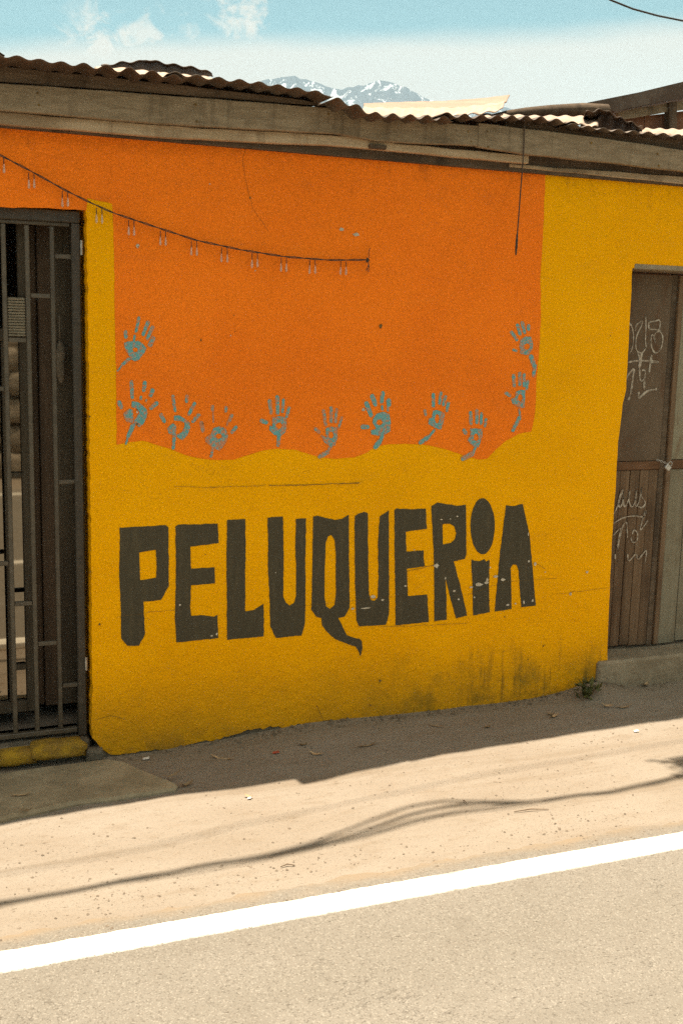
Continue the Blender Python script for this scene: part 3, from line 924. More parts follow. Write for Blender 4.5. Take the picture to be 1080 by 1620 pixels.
# interior room behind both doors
rm = MB()
rm.add([(DL_X0-0.6, 2.6, -0.05), (DL_X+0.8, 2.6, -0.05), (DL_X+0.8, 2.6, 2.6), (DL_X0-0.6, 2.6, 2.6)], [(0, 1, 2, 3)])
rm.add([(DL_X0-0.6, 0.17, -0.05), (DL_X0-0.6, 2.6, -0.05), (DL_X0-0.6, 2.6, 2.6), (DL_X0-0.6, 0.17, 2.6)], [(0, 1, 2, 3)])
rm.add([(DL_X+0.8, 0.17, -0.05), (DL_X+0.8, 2.6, -0.05), (DL_X+0.8, 2.6, 2.6), (DL_X+0.8, 0.17, 2.6)], [(0, 1, 2, 3)])
rm.add([(DL_X0-0.6, 0.17, 2.55), (DL_X+0.8, 0.17, 2.55), (DL_X+0.8, 2.6, 2.55), (DL_X0-0.6, 2.6, 2.55)], [(0, 1, 2, 3)])
rm.add([(DL_X0-0.6, 0.17, 0.10), (DL_X+0.8, 0.17, 0.10), (DL_X+0.8, 2.6, 0.10), (DL_X0-0.6, 2.6, 0.10)], [(0, 1, 2, 3)])
rm.build('interior_room', ROOMM, house)
bk = MB()
bk.box((-2.6, 5.0, -0.1), (7.5, 5.15, 2.75)); bk.box((-2.6, 0.165, -0.1), (-2.45, 4.995, 2.75)); bk.box((7.35, 0.165, -0.1), (7.5, 4.995, 2.75))
bk.build('rear_wall', FOOT, house)

# ---- left doorway: iron security gate over a glazed door
GY = 0.085
gate = MB()
post_x = DL_X-0.012
zt = DL_TOP-0.006
gate.bbox((post_x-0.034, GY-0.03, 0.085), (post_x, GY+0.03, zt-0.045), 0.004)      # right post
gate.bbox((DL_X0+0.01, GY-0.03, 0.085), (DL_X0+0.044, GY+0.03, zt-0.045), 0.004)
gate.bbox((DL_X0+0.01, GY-0.035, zt-0.045), (post_x, GY+0.035, zt), 0.004)           # head
gate_o = gate.build('security_gate', IRON, house)


def gx(u, v): return W(u, v, GY).x


bars = [gx(122.5, 423), gx(83, 423), gx(43.5, 423), gx(6.5, 423)]
stp = bars[2]-bars[3]
while bars[-1]-stp > DL_X0+0.06: bars.append(bars[-1]-stp)
zb0 = W(100, 1151, GY).z
zb1 = zt-0.060
for x in bars:
    MB().bbox((x-0.009, GY-0.012, zb0), (x+0.009, GY+0.012, zb1), 0.003).build('gate_bar', IRON2, gate_o)
MB().bbox((DL_X0+0.046, GY-0.014, zb1+0.001), (post_x-0.036, GY+0.014, zb1+0.016), 0.003).build('gate_rail', IRON2, gate_o)
MB().bbox((DL_X0+0.046, GY-0.014, zb0-0.022), (post_x-0.036, GY+0.014, zb0-0.001), 0.003).build('gate_rail', IRON2, gate_o)
for i, u, vv in [(0, 102, (406, 762, 1084)), (1, 65, (468, 1018)), (2, 30, (538, 955)), (3, -8, (615, 892)), (4, -40, (470, 960))]:
    if i+1 >= len(bars): continue
    for v in vv:
        z = W(u, v, GY).z
        MB().bbox((bars[i+1]+0.010, GY-0.009, z-0.009), (bars[i]-0.010, GY+0.009, z+0.009), 0.002).build('gate_spacer', IRON2, gate_o)
for u, v in ((137, 1050), (129.5, 392)):
    p = W(u, v, GY-0.034)
    MB().tube([p+Vector((0, 0, -0.028)), p+Vector((0, 0, -0.002)), p+Vector((0, 0, 0.002)), p+Vector((0, 0, 0.028))], [0.006, 0.006, 0.0064, 0.006], 8).build('gate_hinge', STEEL, gate_o)
# threshold under the gate
MB().bbox((DL_X0+0.005, 0.02, -0.05), (DL_X-0.004, 0.158, 0.080), 0.01).build('threshold', FOOT, house)

# inner glazed door
IY = 0.20
inner = MB()


def ix(u, v=800): return W(u, v, IY).x


zi0, zi1 = W(30, 1125, IY).z, DL_TOP-0.02
pg0 = W(20, 1108, IY).z; pg1 = W(20, 540, IY).z
inner.bbox((ix(36), IY-0.02, zi0), (ix(50), IY+0.02, zi1), 0.004)                # lock stile
inner.bbox((ix(-210), IY-0.02, zi0), (ix(-200), IY+0.02, zi1), 0.004)
inner.bbox((ix(-200)+0.001, IY-0.019, zi0), (ix(36)-0.001, IY+0.019, pg0-0.001), 0.004)
inner.bbox((ix(-200)+0.001, IY-0.019, pg1+0.001), (ix(36)-0.001, IY+0.019, pg1+0.05), 0.004)
inner.bbox((ix(8), IY-0.019, pg0), (ix(13), IY+0.019, pg1), 0.003)
inner_o = inner.build('glazed_door', DARKW, house)
for v, t in ((1055, 0.012), (751, 0.010)):
    z = W(20, v, IY).z
    MB().bbox((ix(13)+0.001, IY-0.018, z-t), (ix(36)-0.001, IY+0.004, z+t), 0.002).build('glazing_bar', DARKW, inner_o)
MB().box((ix(13)+0.001, IY+0.005, pg0+0.002), (ix(36)-0.001, IY+0.009, pg1-0.002)).build('glass_pane', MIRROR, inner_o)
MB().box((ix(-199), IY+0.005, pg0+0.002), (ix(8)-0.001, IY+0.009, pg1-0.002)).build('glass_pane', MIRROR, inner_o)
# solid leaf beside it
leaf = MB()
leaf.bbox((ix(68), IY+0.03, zi0), (ix(90), IY+0.07, zi1-0.03), 0.004)
leaf.bbox((ix(51), IY+0.055, zi0), (ix(68)-0.002, IY+0.08, zi1-0.03), 0.004)
leaf.build('door_panel', DOORB, inner_o)
MB().bbox((ix(90)+0.002, IY+0.032, zi0), (DL_X+0.05, IY+0.06, zi1-0.03), 0.003).build('door_panel', DARKW, inner_o)  # made-up dark leaf standing in for the dim interior, set close to catch light
rb = MB()
c0, c1 = W(12, 470, IY-0.03), W(40, 532, IY-0.03)
nr = 14
for k in range(nr):
    z0 = c1.z+(c0.z-c1.z)*k/nr
    rb.bbox((c0.x, IY-0.055, z0), (c1.x, IY-0.024, z0+(c0.z-c1.z)/nr*0.72), 0.0015)
rb.box((c0.x+0.003, IY-0.045, c1.z), (c1.x-0.003, IY-0.026, c0.z))
rb.build('slatted_vent', TANP, inner_o)
# rolled cloth hanging behind the bars
cl_ = MB()
a = W(95, 538, IY-0.02); c = W(96, 606, IY-0.02)
cl_.tube([a.lerp(c, t)+Vector((0.004*sin(t*9), 0, 0)) for t in (0, .08, .25, .5, .75, .92, 1)], [0.004, 0.014, 0.019, 0.021, 0.019, 0.013, 0.004], 10)
cl_.tube([a, a+Vector((0, 0.0, 0.10))], 0.003, 5)
tag(cl_.build('hanging_cloth', CLOTH, None, True), 'small pale cloth hanging in the dark doorway behind the gate', 'cloth')

# yellow painted stones along the sill of the left doorway
def stone_mesh(name, cx, cy, cz, sx, sy, sz, m, parent, seed, ang=0.0, jit=0.28):
    bm = bmesh.new()
    bmesh.ops.create_cube(bm, size=2.0)
    bmesh.ops.subdivide_edges(bm, edges=bm.edges[:], cuts=2, use_grid_fill=True)
    for v in bm.verts:
        p = v.co.copy(); p = p.lerp(p.normalized()*1.25, 0.28)
        n = mnoise.noise_vector(p*1.1+Vector((seed, seed*2, 0)))
        p = p+n*jit
        x, y = p.x*sx, p.y*sy
        v.co = Vector((cx+x*cos(ang)-y*sin(ang), cy+x*sin(ang)+y*cos(ang), cz+p.z*sz))
    vs = [v.co.copy() for v in bm.verts]; bm.verts.index_update()
    fs = [tuple(v.index for v in f.verts) for f in bm.faces]; bm.free()
    return mesh(name, vs, fs, m, parent, True)


for i, (u, v, wpx, hpx) in enumerate([(92, 1188, 84, 25), (28, 1200, 60, 24), (-40, 1212, 74, 24), (-120, 1226, 80, 24)]):
    p = W(u, v, -0.025)
    stone_mesh('sill_stone', p.x, 0.012, p.z, wpx/395/2, 0.05, hpx/395/2*0.9, YSTONE, house, i*2.7, 0.05)
p = W(150, 1195, -0.02)
stone_mesh('corner_rubble', p.x, 0.0, 0.018, 0.035, 0.03, 0.028, FOOT, house, 9.1)

# ---- right doorway: old wooden double door above a concrete step
SY = -0.025
st_z = W(1010, 1042, SY).z
dp = G(1000, 1014, st_z)
DY = max(0.07, min(0.14, dp.y))
sx0 = DR_X+0.004
stp_ = MB()
lipz = [(sx0, -0.02), (sx0+0.35, -0.015), (DR_X1, -0.01)]
stp_.bbox((W(961, 1045, SY).x-0.05, SY, -0.1), (DR_X1-0.004, 0.30, st_z), 0.012)
stp_.build('door_step', STEPC, house)
dfr = MB()
dx = lambda u, v=730: W(u, v, DY).x
dtop = W(1020, 432, DY).z
gapA, gapB = dx(1043, 730), dx(1052, 730)
dfr.bbox((DR_X-0.10, DY-0.02, st_z+0.002), (DR_X-0.012, DY+0.06, dtop+0.002), 0.004)
dfr.bbox((DR_X-0.10, DY-0.03, dtop+0.003), (DR_X1+0.05, DY+0.06, dtop+0.06), 0.004)
dfr.bbox((gapA, DY+0.005, st_z+0.002), (gapB, DY+0.03, dtop), 0.003)      # dark meeting stile
door_o = dfr.build('wooden_door', BEAM, house)
MB().bbox((DR_X-0.003, -0.004, W(1040, 427).z), (DR_X1+0.002, 0.158, W(1040, 419).z-0.001), 0.002).build('lintel', STEPC, house)
lx0, lx1 = DR_X-0.011, gapA-0.002
rz0, rz1 = W(1010, 743, DY).z, W(1010, 730, DY).z
zb = st_z+0.012
pan = MB().bbox((lx0, DY, rz1+0.002), (lx1, DY+0.02, dtop-0.004), 0.002).build('door_panel', PLYB, door_o)
MB().bbox((lx0, DY-0.006, rz0), (lx1, DY+0.02, rz1), 0.003).build('door_rail', DOORR, door_o)
nP = 6
for k in range(nP):
    a = lx0+(lx1-lx0)*k/nP; c = lx0+(lx1-lx0)*(k+1)/nP-0.003
    MB().bbox((a, DY+random.uniform(-0.001, 0.003), zb+random.uniform(0, 0.012)), (c, DY+0.02, rz0-0.002), 0.002).build('door_plank', DOORW, door_o)
# right leaf
rx0 = gapB+0.002
rst = dx(1060, 730)
MB().bbox((rx0, DY-0.008, zb), (rst-0.002, DY+0.022, dtop-0.004), 0.003).build('door_stile', DOORW, door_o)
for k in range(5):
    a = rst+k*0.11; c = a+0.106
    MB().bbox((a, DY-0.003+random.uniform(-.001, .002), zb+random.uniform(0, .01)), (c, DY+0.02, rz0-0.002), 0.002).build('door_plank', DOORG, door_o)
MB().bbox((rst, DY-0.009, rz0), (DR_X1-0.02, DY+0.02, rz1+0.004), 0.003).build('door_rail', DOORR, door_o)
MB().bbox((rst, DY-0.003, rz1+0.006), (DR_X1-0.02, DY+0.02, dtop-0.004), 0.002).build('door_panel', PLYG, door_o)


def stroke(mb, pts, wd, y):
    """brushed or chalked line of varying width"""
    ps = [W(u, v, y) for u, v in pts]
    sm = []
    for i in range(len(ps)-1):
        p0, p1, p2, p3 = ps[max(i-1, 0)], ps[i], ps[i+1], ps[min(i+2, len(ps)-1)]
        for j in range(5):
            t = j/5
            sm.append(0.5*((2*p1)+(p2-p0)*t+(2*p0-5*p1+4*p2-p3)*t*t+(3*p1-p0-3*p2+p3)*t**3))
    sm.append(ps[-1])
    n = len(sm)
    vs = []
    for k, a in enumerate(sm):
        d = sm[min(k+1, n-1)]-sm[max(k-1, 0)]
        d = d.normalized() if d.length > 1e-7 else Vector((1, 0, 0))
        w_ = wd*(0.45+0.9*abs(mnoise.noise(a*30)))*(0.6 if k in (0, n-1) else 1.0)
        nn = Vector((-d.z, 0, d.x))*w_
        vs += [a-nn, a+nn]
    mb.add(vs, [(2*k, 2*k+2, 2*k+3, 2*k+1) for k in range(n-1)])


Y5 = lambda *p: [(880+x/4.765, 400+y/4.765) for x, y in p]
Y6 = lambda *p: [(880+x/3.68, 700+y/3.68) for x, y in p]
gy = DY-0.0015
g1 = [Y5((545, 525), (570, 570), (578, 650), (565, 730), (545, 760)), Y5((590, 590), (600, 545), (640, 515), (640, 545), (605, 620), (595, 690), (605, 740), (640, 755), (670, 720)),
      Y5((670, 480), (672, 560), (668, 660), (675, 715)), Y5((695, 520), (695, 570), (735, 578), (772, 575), (775, 510), (740, 515), (700, 520)),
      Y5((710, 640), (722, 615), (745, 680), (735, 620), (775, 590), (798, 640), (785, 720), (745, 755), (715, 710), (710, 640)),
      Y5((535, 825), (600, 815), (680, 815), (770, 825)), Y5((610, 745), (625, 800), (622, 865)), Y5((640, 750), (632, 820), (620, 870)), Y5((715, 770), (705, 830), (697, 900)),
      Y5((520, 960), (545, 910), (580, 880), (572, 950), (560, 1040), (540, 1110)), Y5((622, 870), (630, 960), (660, 950), (665, 890), (640, 885)), Y5((660, 960), (658, 1030)),
      Y5((618, 1050), (622, 1090), (680, 1045), (755, 1025))]
mb = MB()
for i, s in enumerate(g1): stroke(mb, s, 0.0054 if i < 5 else 0.0085, gy-i*0.0001)
tag(mb.build('graffiti', CHALK, door_o), 'faded white scrawl high on the brown door', kind='stuff')
g2 = [Y6((330, 420), (350, 380), (385, 280), (375, 290), (358, 350), (370, 378), (388, 330), (385, 285), (392, 372), (415, 340), (425, 280), (422, 350), (440, 375), (460, 330), (462, 280), (460, 370), (480, 340), (495, 262), (492, 310), (515, 350), (498, 378), (470, 372)),
      Y6((330, 472), (380, 442), (440, 428), (505, 432), (515, 400), (485, 510), (530, 455)), Y6((330, 540), (370, 500), (360, 560), (355, 620), (380, 500), (405, 465), (410, 530), (412, 555)),
      Y6((440, 535), (450, 510), (470, 530), (465, 575), (440, 580), (432, 550)), Y6((340, 650), (340, 680)), Y6((412, 650), (420, 690), (460, 650), (475, 680), (520, 630), (512, 710))]
mb = MB()
for i, s in enumerate(g2): stroke(mb, s, 0.0050, gy-0.0048-i*0.0001)
tag(mb.build('graffiti', CHALK, door_o), 'white scrawl reading aus low on the brown door', kind='stuff')

# padlock and chain
pl_p = W(1057, 737, DY-0.035)
pad = thing('padlock', 'small steel padlock on a short chain across the old wooden door', 'padlock', pl_p)
pad.scale = (0.85, 0.85, 0.85)
bm_ = MB(); bm_.bbox((-0.020, -0.009, -0.028), (0.020, 0.009, 0.006), 0.004)
bo = bm_.build('lock_body', STEEL, None); bo.parent = pad; bo.rotation_euler = (0, radians(38), 0)
sh = MB(); sh.tube([(-0.012, 0, 0.004)]+[(-0.012*cos(pi*k/8), 0, 0.016+0.013*sin(pi*k/8)) for k in range(9)]+[(0.012, 0, 0.004)], 0.0032, 6)
sho = sh.build('shackle', STEEL, None, True); sho.parent = pad; sho.rotation_euler = (0, radians(38), 0)
ch = MB()
A_, B_ = Vector((-0.072, 0.02, 0.035)), Vector((-0.012, 0.0, 0.014))
for k in range(6):
    p = A_.lerp(B_, (k+0.5)/6); d = (B_-A_).normalized()
    n1 = Vector((0, 1, 0)) if k % 2 else d.cross(Vector((0, 1, 0))).normalized()
    ch.tube([p+d*0.0085*cos(t*pi/5)+n1*0.005*sin(t*pi/5) for t in range(11)], 0.0016, 5, False)
cho = ch.build('chain', STEEL, None, True); cho.parent = pad

# ------------------------------------------------------------------ eaves
def board(name, top, bot, y, th, m, parent, n=26, seed=0.0, amp=0.0035, lean=0.0):
    u0, u1 = top[0][0], top[-1][0]
    rows = []
    for i in range(n+1):
        u = u0+(u1-u0)*i/n
        t = W(u, lerp(top, u), y); c = W(u, lerp(bot, u), y)
        t = t+Vector((0, 0, mnoise.noise(Vector((u*0.02, seed, 1)))*amp))
        c = c+Vector((0, 0, mnoise.noise(Vector((u*0.02, seed, 5)))*amp))
        dy = mnoise.noise(Vector((u*0.006, seed, 9)))*0.005
        c.x = t.x
        e = 0.003
        rows.append([Vector((t.x, y+dy+e, t.z)), Vector((t.x, y+dy, t.z-e)), Vector((t.x, y+dy+lean, c.z+e)), Vector((t.x, y+dy+e+lean, c.z)),
                     Vector((t.x, y+dy+th+lean, c.z)), Vector((t.x, y+dy+th, t.z))])
    vs = [p for r in rows for p in r]; k = 6
    fs = [(i*k+j, i*k+(j+1) % k, (i+1)*k+(j+1) % k, (i+1)*k+j) for i in range(n) for j in range(k)]
    fs += [tuple(range(k))[::-1], tuple(n*k+j for j in range(k))]
    return mesh(name, vs, fs, m, parent)


board('fascia_board', [(-200, 118), (0, 131), (300, 153), (540, 172), (640, 188), (757, 199)], [(-200, 160), (0, 174), (270, 197), (540, 212), (605, 224), (757, 231)], -0.105, 0.026, FASCIA, house, 30, 1)
board('fascia_board', [(757, 194), (830, 203), (960, 219), (1080, 237), (1300, 268)], [(757, 232), (840, 245), (960, 257), (1080, 271), (1300, 296)], -0.110, 0.026, FASCIA, house, 20, 4)
board('fascia_batten', [(-200, 163), (0, 176), (270, 199), (540, 214), (640, 228), (836, 246)], [(-200, 181), (0, 196), (270, 218), (540, 231), (700, 246), (836, 259)], -0.074, 0.03, BATTEN, house, 26, 7)
board('fascia_batten', [(806, 259), (900, 266), (1080, 279), (1300, 294)], [(806, 264), (900, 273), (1080, 291), (1300, 310)], -0.040, 0.035, BATTEN, house, 14, 10)
board('fascia_board', [(800, 186), (960, 205), (1080, 220), (1300, 245)], [(800, 212), (960, 228), (1080, 245), (1300, 275)], -0.070, 0.02, BEAM, house, 12, 13)
board('eave_board', [(-200, 92), (0, 104), (150, 119), (300, 136), (480, 157), (600, 186)], [(-200, 115), (0, 129), (300, 151), (540, 170), (600, 188)], -0.096, 0.02, BEAM, house, 20, 16)
# short block under the batten
p = W(595, 232, -0.075)
MB().bbox((p.x-0.035, -0.092, p.z-0.010), (p.x+0.04, -0.045, p.z+0.006), 0.002).build('wood_block', BEAM, house)
for k, (u, v, y) in enumerate([(60, 147, -0.106), (62, 166, -0.106), (310, 165, -0.106), (312, 192, -0.106), (520, 180, -0.106), (740, 208, -0.106), (745, 224, -0.106), (770, 208, -0.111), (772, 232, -0.111), (935, 226, -0.111), (1040, 243, -0.111), (1042, 262, -0.111)]):
    p = W(u, v, y-0.003)
    MB().tube([p, p+Vector((0, 0.012, 0))], 0.0042, 7).build('nail_head', CRACK, house)
# wall plate and rafters in the shade of the roof
pl = MB(); pl.bbox((-2.6, -0.030, 2.50), (7.5, 0.06, 2.60), 0.004)
pl.build('wall_plate', BEAM, house)
for k in range(12):
    x = -1.6+k*0.62
    MB().bbox((x, -0.072, 2.605), (x+0.05, 4.99, 2.665), 0.003).build('rafter', BEAM, house)

# corrugated sheets: lip traced along the eave, pitch 76 mm
LIPV = [(-260, 74), (-60, 84), (0, 88), (100, 101), (200, 111), (300, 124), (400, 134), (500, 148), (545, 158), (590, 178), (700, 184), (760, 188), (850, 190), (950, 204), (1080, 217), (1300, 240)]
LIPY = [(-0.6, -0.31), (0.27, -0.285), (0.88, -0.245), (1.56, -0.222), (1.5601, -0.278), (2.4, -0.185), (3.4, -0.15), (5, -0.14)]


def lip_at(x):
    """eave height over x, found on the eave's own vertical plane"""
    y = lerp(LIPY, x)
    lo, hi = -400.0, 1500.0
    for _ in range(40):
        mid = (lo+hi)/2
        if W(mid, lerp(LIPV, mid), y).x < x: lo = mid
        else: hi = mid
    return y, W(lo, lerp(LIPV, lo), y).z


def sheet(name, x0, x1, slope, length, m, parent, dz=0.0, pitch=0.080, amp=0.0080, ph=0.0, ydelta=0.0, seed=0.0, ragged=0.012):
    per = 8
    n = int((x1-x0)/pitch*per)
    ny = 8
    vs, fs = [], []
    for i in range(n+1):
        x = x0+(x1-x0)*i/n
        y, z = lip_at(x)
        rag = ragged*mnoise.noise(Vector((x*5, seed, 0)))
        for j in range(ny+1):
            t = j/ny; t = t*t
            yy = y+ydelta+rag*(1-t)+length*t
            aa = amp*(1.0+0.6*mnoise.noise(Vector((x*3.1, seed, 2.0))))
            zz = z+dz+slope*length*t+aa*cos(2*pi*(x+0.03*mnoise.noise(Vector((x*2.3, seed, 7.0))))/pitch+ph)+0.006*mnoise.noise(Vector((x*1.4, yy*1.2, seed)))
            vs.append((x, yy, zz))
    k = ny+1
    fs = [(i*k+j, (i+1)*k+j, (i+1)*k+j+1, i*k+j+1) for i in range(n) for j in range(ny)]
    o = mesh(name, vs, fs, m, parent, True)
    md = o.modifiers.new('thickness', 'SOLIDIFY'); md.thickness = 0.0016; md.offset = 1
    return o


for i, (a, c, sl_, m, dz, yd) in enumerate([(-1.35, -0.45, 0.02, ZINC, 0.0, 0), (-0.50, 0.36, 0.02, ZINC, 0.008, 0.005), (0.30, 0.99, 0.025, ZINCD, 0.0, 0), (0.93, 1.572, 0.02, ZINC, 0.007, -0.004), (1.562, 2.12, 0.03, ZINC, -0.006, 0.0), (2.06, 2.75, 0.02, ZINCD, 0.007, 0.004), (2.69, 3.4, 0.03, ZINC, 0.0, 0.0), (3.34, 4.2, 0.03, ZINCD, 0.007, 0.0), (4.14, 5.1, 0.03, ZINC, 0.0, 0.0)]):
    sheet('roof_sheet', a, c, sl_, 2.6, m, house, dz, ydelta=yd, seed=i*3.1)
rr = MB()
rr.add([(-2.6, 2.0, 2.80), (7.5, 2.0, 2.80), (7.5, 5.25, 2.72), (-2.6, 5.25, 2.72)], [(0, 1, 2, 3)])
rr.add([(-2.6, 2.0, 2.785), (7.5, 2.0, 2.785), (7.5, 5.25, 2.705), (-2.6, 5.25, 2.705)], [(3, 2, 1, 0)])
rr.build('rear_roof', ZINCD, house)


# ---- loose sheets lying on the roof
def warped_sheet(name, lower, upper, y0, y1, m, label, cat, pitch_px=26.0, amp=0.010, n=60, rows=6, camber=0.0):
    """sheet between a near edge (lower, on plane y0) and a far edge (upper, on plane y1)"""
    vs = []
    u0, u1 = lower[0][0], lower[-1][0]; w0, w1 = upper[0][0], upper[-1][0]
    for i in range(n+1):
        s = i/n
        ul = u0+(u1-u0)*s; uu = w0+(w1-w0)*s
        a = W(ul, lerp(lower, ul), y0); c = W(uu, lerp(upper, uu), y1)
        for j in range(rows+1):
            t = j/rows
            p = a.lerp(c, t)
            p.z += amp*sin(2*pi*a.x/0.08)*(1-0.5*t)+camber*sin(pi*t)+0.006*mnoise.noise(Vector((a.x*4, t*3, u0)))
            vs.append(p)
    k = rows+1
    fs = [(i*k+j, (i+1)*k+j, (i+1)*k+j+1, i*k+j+1) for i in range(n) for j in range(rows)]
    o = mesh(name, vs, fs, m, None, True)
    md = o.modifiers.new('thickness', 'SOLIDIFY'); md.thickness = 0.004; md.offset = 0
    tag(o, label, cat)
    return o


warped_sheet('loose_roof_sheet', [(165, 106), (215, 112), (250, 116), (290, 122), (337, 124)], [(160, 104), (190, 99), (225, 97), (232, 94), (260, 100), (300, 106), (325, 112), (335, 118)], 0.85, 0.12, ZINCD,
             'dark buckled corrugated sheet lying loose on the roof above the orange wall', 'roof sheet', amp=0.008)
warped_sheet('loose_roof_sheet', [(575, 172), (650, 174), (720, 172), (765, 168), (800, 162)], [(575, 163), (640, 162), (705, 160), (760, 156), (806, 151)], 0.75, 1.5, ZINCT,
             'pale sunlit sheet lying on the roof with its right end tipped up', 'roof sheet', amp=0.0015)
warped_sheet('loose_roof_sheet', [(570, 182), (650, 185), (720, 184), (770, 178), (795, 172)], [(575, 170), (650, 172), (720, 170), (765, 166), (798, 161)], 0.35, 0.74, ZINCL,
             'whiter corrugated strip under the edge of the pale sunlit sheet', 'roof sheet', amp=0.006)
warped_sheet('loose_roof_sheet', [(755, 193), (820, 193), (880, 196), (945, 202)], [(755, 181), (820, 182), (880, 184), (945, 185)], 0.05, 0.5, ZINCL,
             'sunlit corrugated strip showing between the eave and the dark roof beam', 'roof sheet', amp=0.008)

warped_sheet('loose_roof_sheet', [(150, 113), (200, 117), (280, 128), (345, 135)], [(150, 106), (200, 109), (280, 118.5), (345, 126)], 0.02, 0.08, ZINCL,
             'sunlit sheet edge glinting between the eave and the buckled dark sheet', 'roof sheet', amp=0.006)

# ---- neighbouring shed behind on the right
shed = thing('neighbour_shed', 'dark roofed shed with red brown wall rising behind the right end of the roof', 'shed', (5.2, 2.4, 0))


def slab_px(mb, pts, y, depth):
    v, f = prism([[W(u, vv, y) for u, vv in pts]], depth)
    mb.add(v, f)


mb = MB(); slab_px(mb, [(930, 162), (1010, 146), (1080, 129), (1300, 78), (1300, 120), (1080, 154), (990, 172), (975, 176), (940, 172)], 1.6, 0.9)
mb.build('roof_slab', ZINCD, shed)
mb = MB(); slab_px(mb, [(976, 178), (1000, 172), (1060, 163), (1300, 126), (1300, 145), (1060, 176), (1000, 187), (984, 189)], 1.66, 0.03)
mb.build('barge_board', FASCIA, shed)
for k in range(9):
    a = 985+k*34; c = a+33
    mb = MB(); slab_px(mb, [(a, 188-(a-985)*0.13), (c, 188-(c-985)*0.13), (c, 330), (a, 330)], 1.72, 0.03)
    mb.build('wall_board', NBR, shed)
mb = MB(); slab_px(mb, [(1058, 162), (1070, 160), (1070, 330), (1058, 330)], 1.64, 0.05)
mb.build('post', BEAM, shed)
p0, p1 = W(985, 260, 1.73), W(1300, 260, 1.73)
MB().box((p0.x-0.3, 1.775, -0.1), (p1.x, 4.0, p0.z)).build('shed_wall', NBR, shed)
# old rolled beam along the ridge before it
mb = MB()
pts = [(775, 181), (800, 177), (830, 174), (870, 171), (920, 169), (960, 170)]
mb.tube([W(u, v+4, 0.95) for u, v in pts], [0.012, 0.020, 0.026, 0.030, 0.034, 0.030], 10)
tag(mb.build('roof_beam', BEAM, None, True), 'dark weathered round beam lying along the roof beside the pale sheet', 'beam')
warped_sheet('loose_roof_sheet', [(915, 208), (960, 212), (1015, 218)], [(925, 178), (955, 172), (975, 184), (1015, 202)], 0.9, 0.2, ZINCD,
             'dark corrugated sheet propped between the eave and the neighbouring shed', 'roof sheet', amp=0.012)
warped_sheet('loose_roof_sheet', [(1010, 212), (1080, 219), (1200, 228)], [(1020, 204), (1080, 205), (1200, 210)], 0.15, 0.7, ZINCL,
             'sunlit corrugated strip under the red brown shed wall', 'roof sheet', amp=0.008)
for u, v in [(1036, 195), (823, 176)]:
    pass

# ------------------------------------------------------------------ string of lights
lt = thing('string_light', 'sagging string of small clear paired bulbs hung across the orange wall', 'string lights', W(290, 375, -0.02))
wp = [(-260, 105), (-60, 213), (0, 245), (50, 271), (100, 299), (140, 319), (180, 337), (240, 357), (310, 380), (380, 395), (450, 406), (520, 411.5), (581, 411)]
WY = -0.022
mb = MB()
path = []
for i in range(90):
    u = -260+841*i/89
    path.append(W(u, lerp(wp, u), WY))
for k in (0, 1):
    mb.tube([p+Vector((0, 0.003*sin(i*0.9+k*pi), 0.0026*cos(i*0.9+k*pi))) for i, p in enumerate(path)], 0.0019, 5)
mb.build('wire', CORD, lt)
for i, u in enumerate([-48, 2, 50, 103, 157, 208, 258, 307, 355, 403, 449, 494, 543]):
    for s in (-1, 1):
        sb = MB(); gb = MB()
        t = W(u+s*4.2, lerp(wp, u)+2, WY)
        ln = 0.022+0.004*random.random()
        tip = t+Vector((s*0.001*random.random(), -0.004*random.random(), -ln))
        sb.tube([t, t.lerp(tip, 0.5), tip], [0.0017, 0.0017, 0.0022], 5)
        q = tip
        gb.tube([q, q+Vector((0, 0, -0.006)), q+Vector((0, 0, -0.020)), q+Vector((0, 0, -0.029)), q+Vector((0, 0, -0.034))], [0.0022, 0.0030, 0.0048, 0.0052, 0.0020], 7)
        gb.build('bulb', BULBM, sb.build('bulb_lead', CORD, lt), True)
kb = MB()
e = W(581, 411, WY)
kb.tube([e, e+Vector((0.006, 0, 0.01)), e+Vector((0.004, 0, 0.03)), e+Vector((0.010, 0, 0.05))], 0.0016, 5)
kb.tube([e, e+Vector((0.004, -0.004, -0.02)), e+Vector((-0.006, -0.004, -0.045)), e+Vector((0.004, -0.004, -0.05)), e+Vector((0.007, -0.003, -0.02))], 0.0020, 5)
kb.tube([e+Vector((-0.004, 0, 0.006)), e+Vector((0.003, -0.004, 0)), e+Vector((-0.003, 0, -0.007)), e+Vector((0.006, 0.002, -0.002))], 0.005, 6)
kb.build('knot', CORD, lt)

# cord hanging from the eave
hc = thing('rope', 'thin dark rope hanging straight down from the eave over the orange wall', 'rope', W(822, 300, -0.115))
mb = MB()
pp = [(829, 196), (828, 230), (826, 262), (823, 300), (820, 340), (817.5, 372)]
mb.tube([W(u, v, -0.118) for u, v in pp], 0.0028, 6)
mb.build('strand', CORD, hc)
mb = MB()
mb.tube([W(u, v, -0.118) for u, v in [(817.5, 370), (816.8, 380), (816, 392), (815.2, 404)]], [0.0035, 0.0055, 0.0055, 0.003], 7)
mb.build('rope_end', CORD, hc, True)

# ------------------------------------------------------------------ overhead cables
def cable_obj(name, pts, r, label):
    o = MB().tube(pts, r, 6).build(name, CABLE, None, True)
    return tag(o, label, 'cable')


cp = [(700, -140), (850, -55), (965, 0), (1000, 14), (1040, 25), (1080, 33), (1200, 48), (1400, 58)]
cable_obj('overhead_cable', [W(u, v, 5.0) for u, v in cp], 0.009, 'thin black cable crossing the sky at the upper right corner')

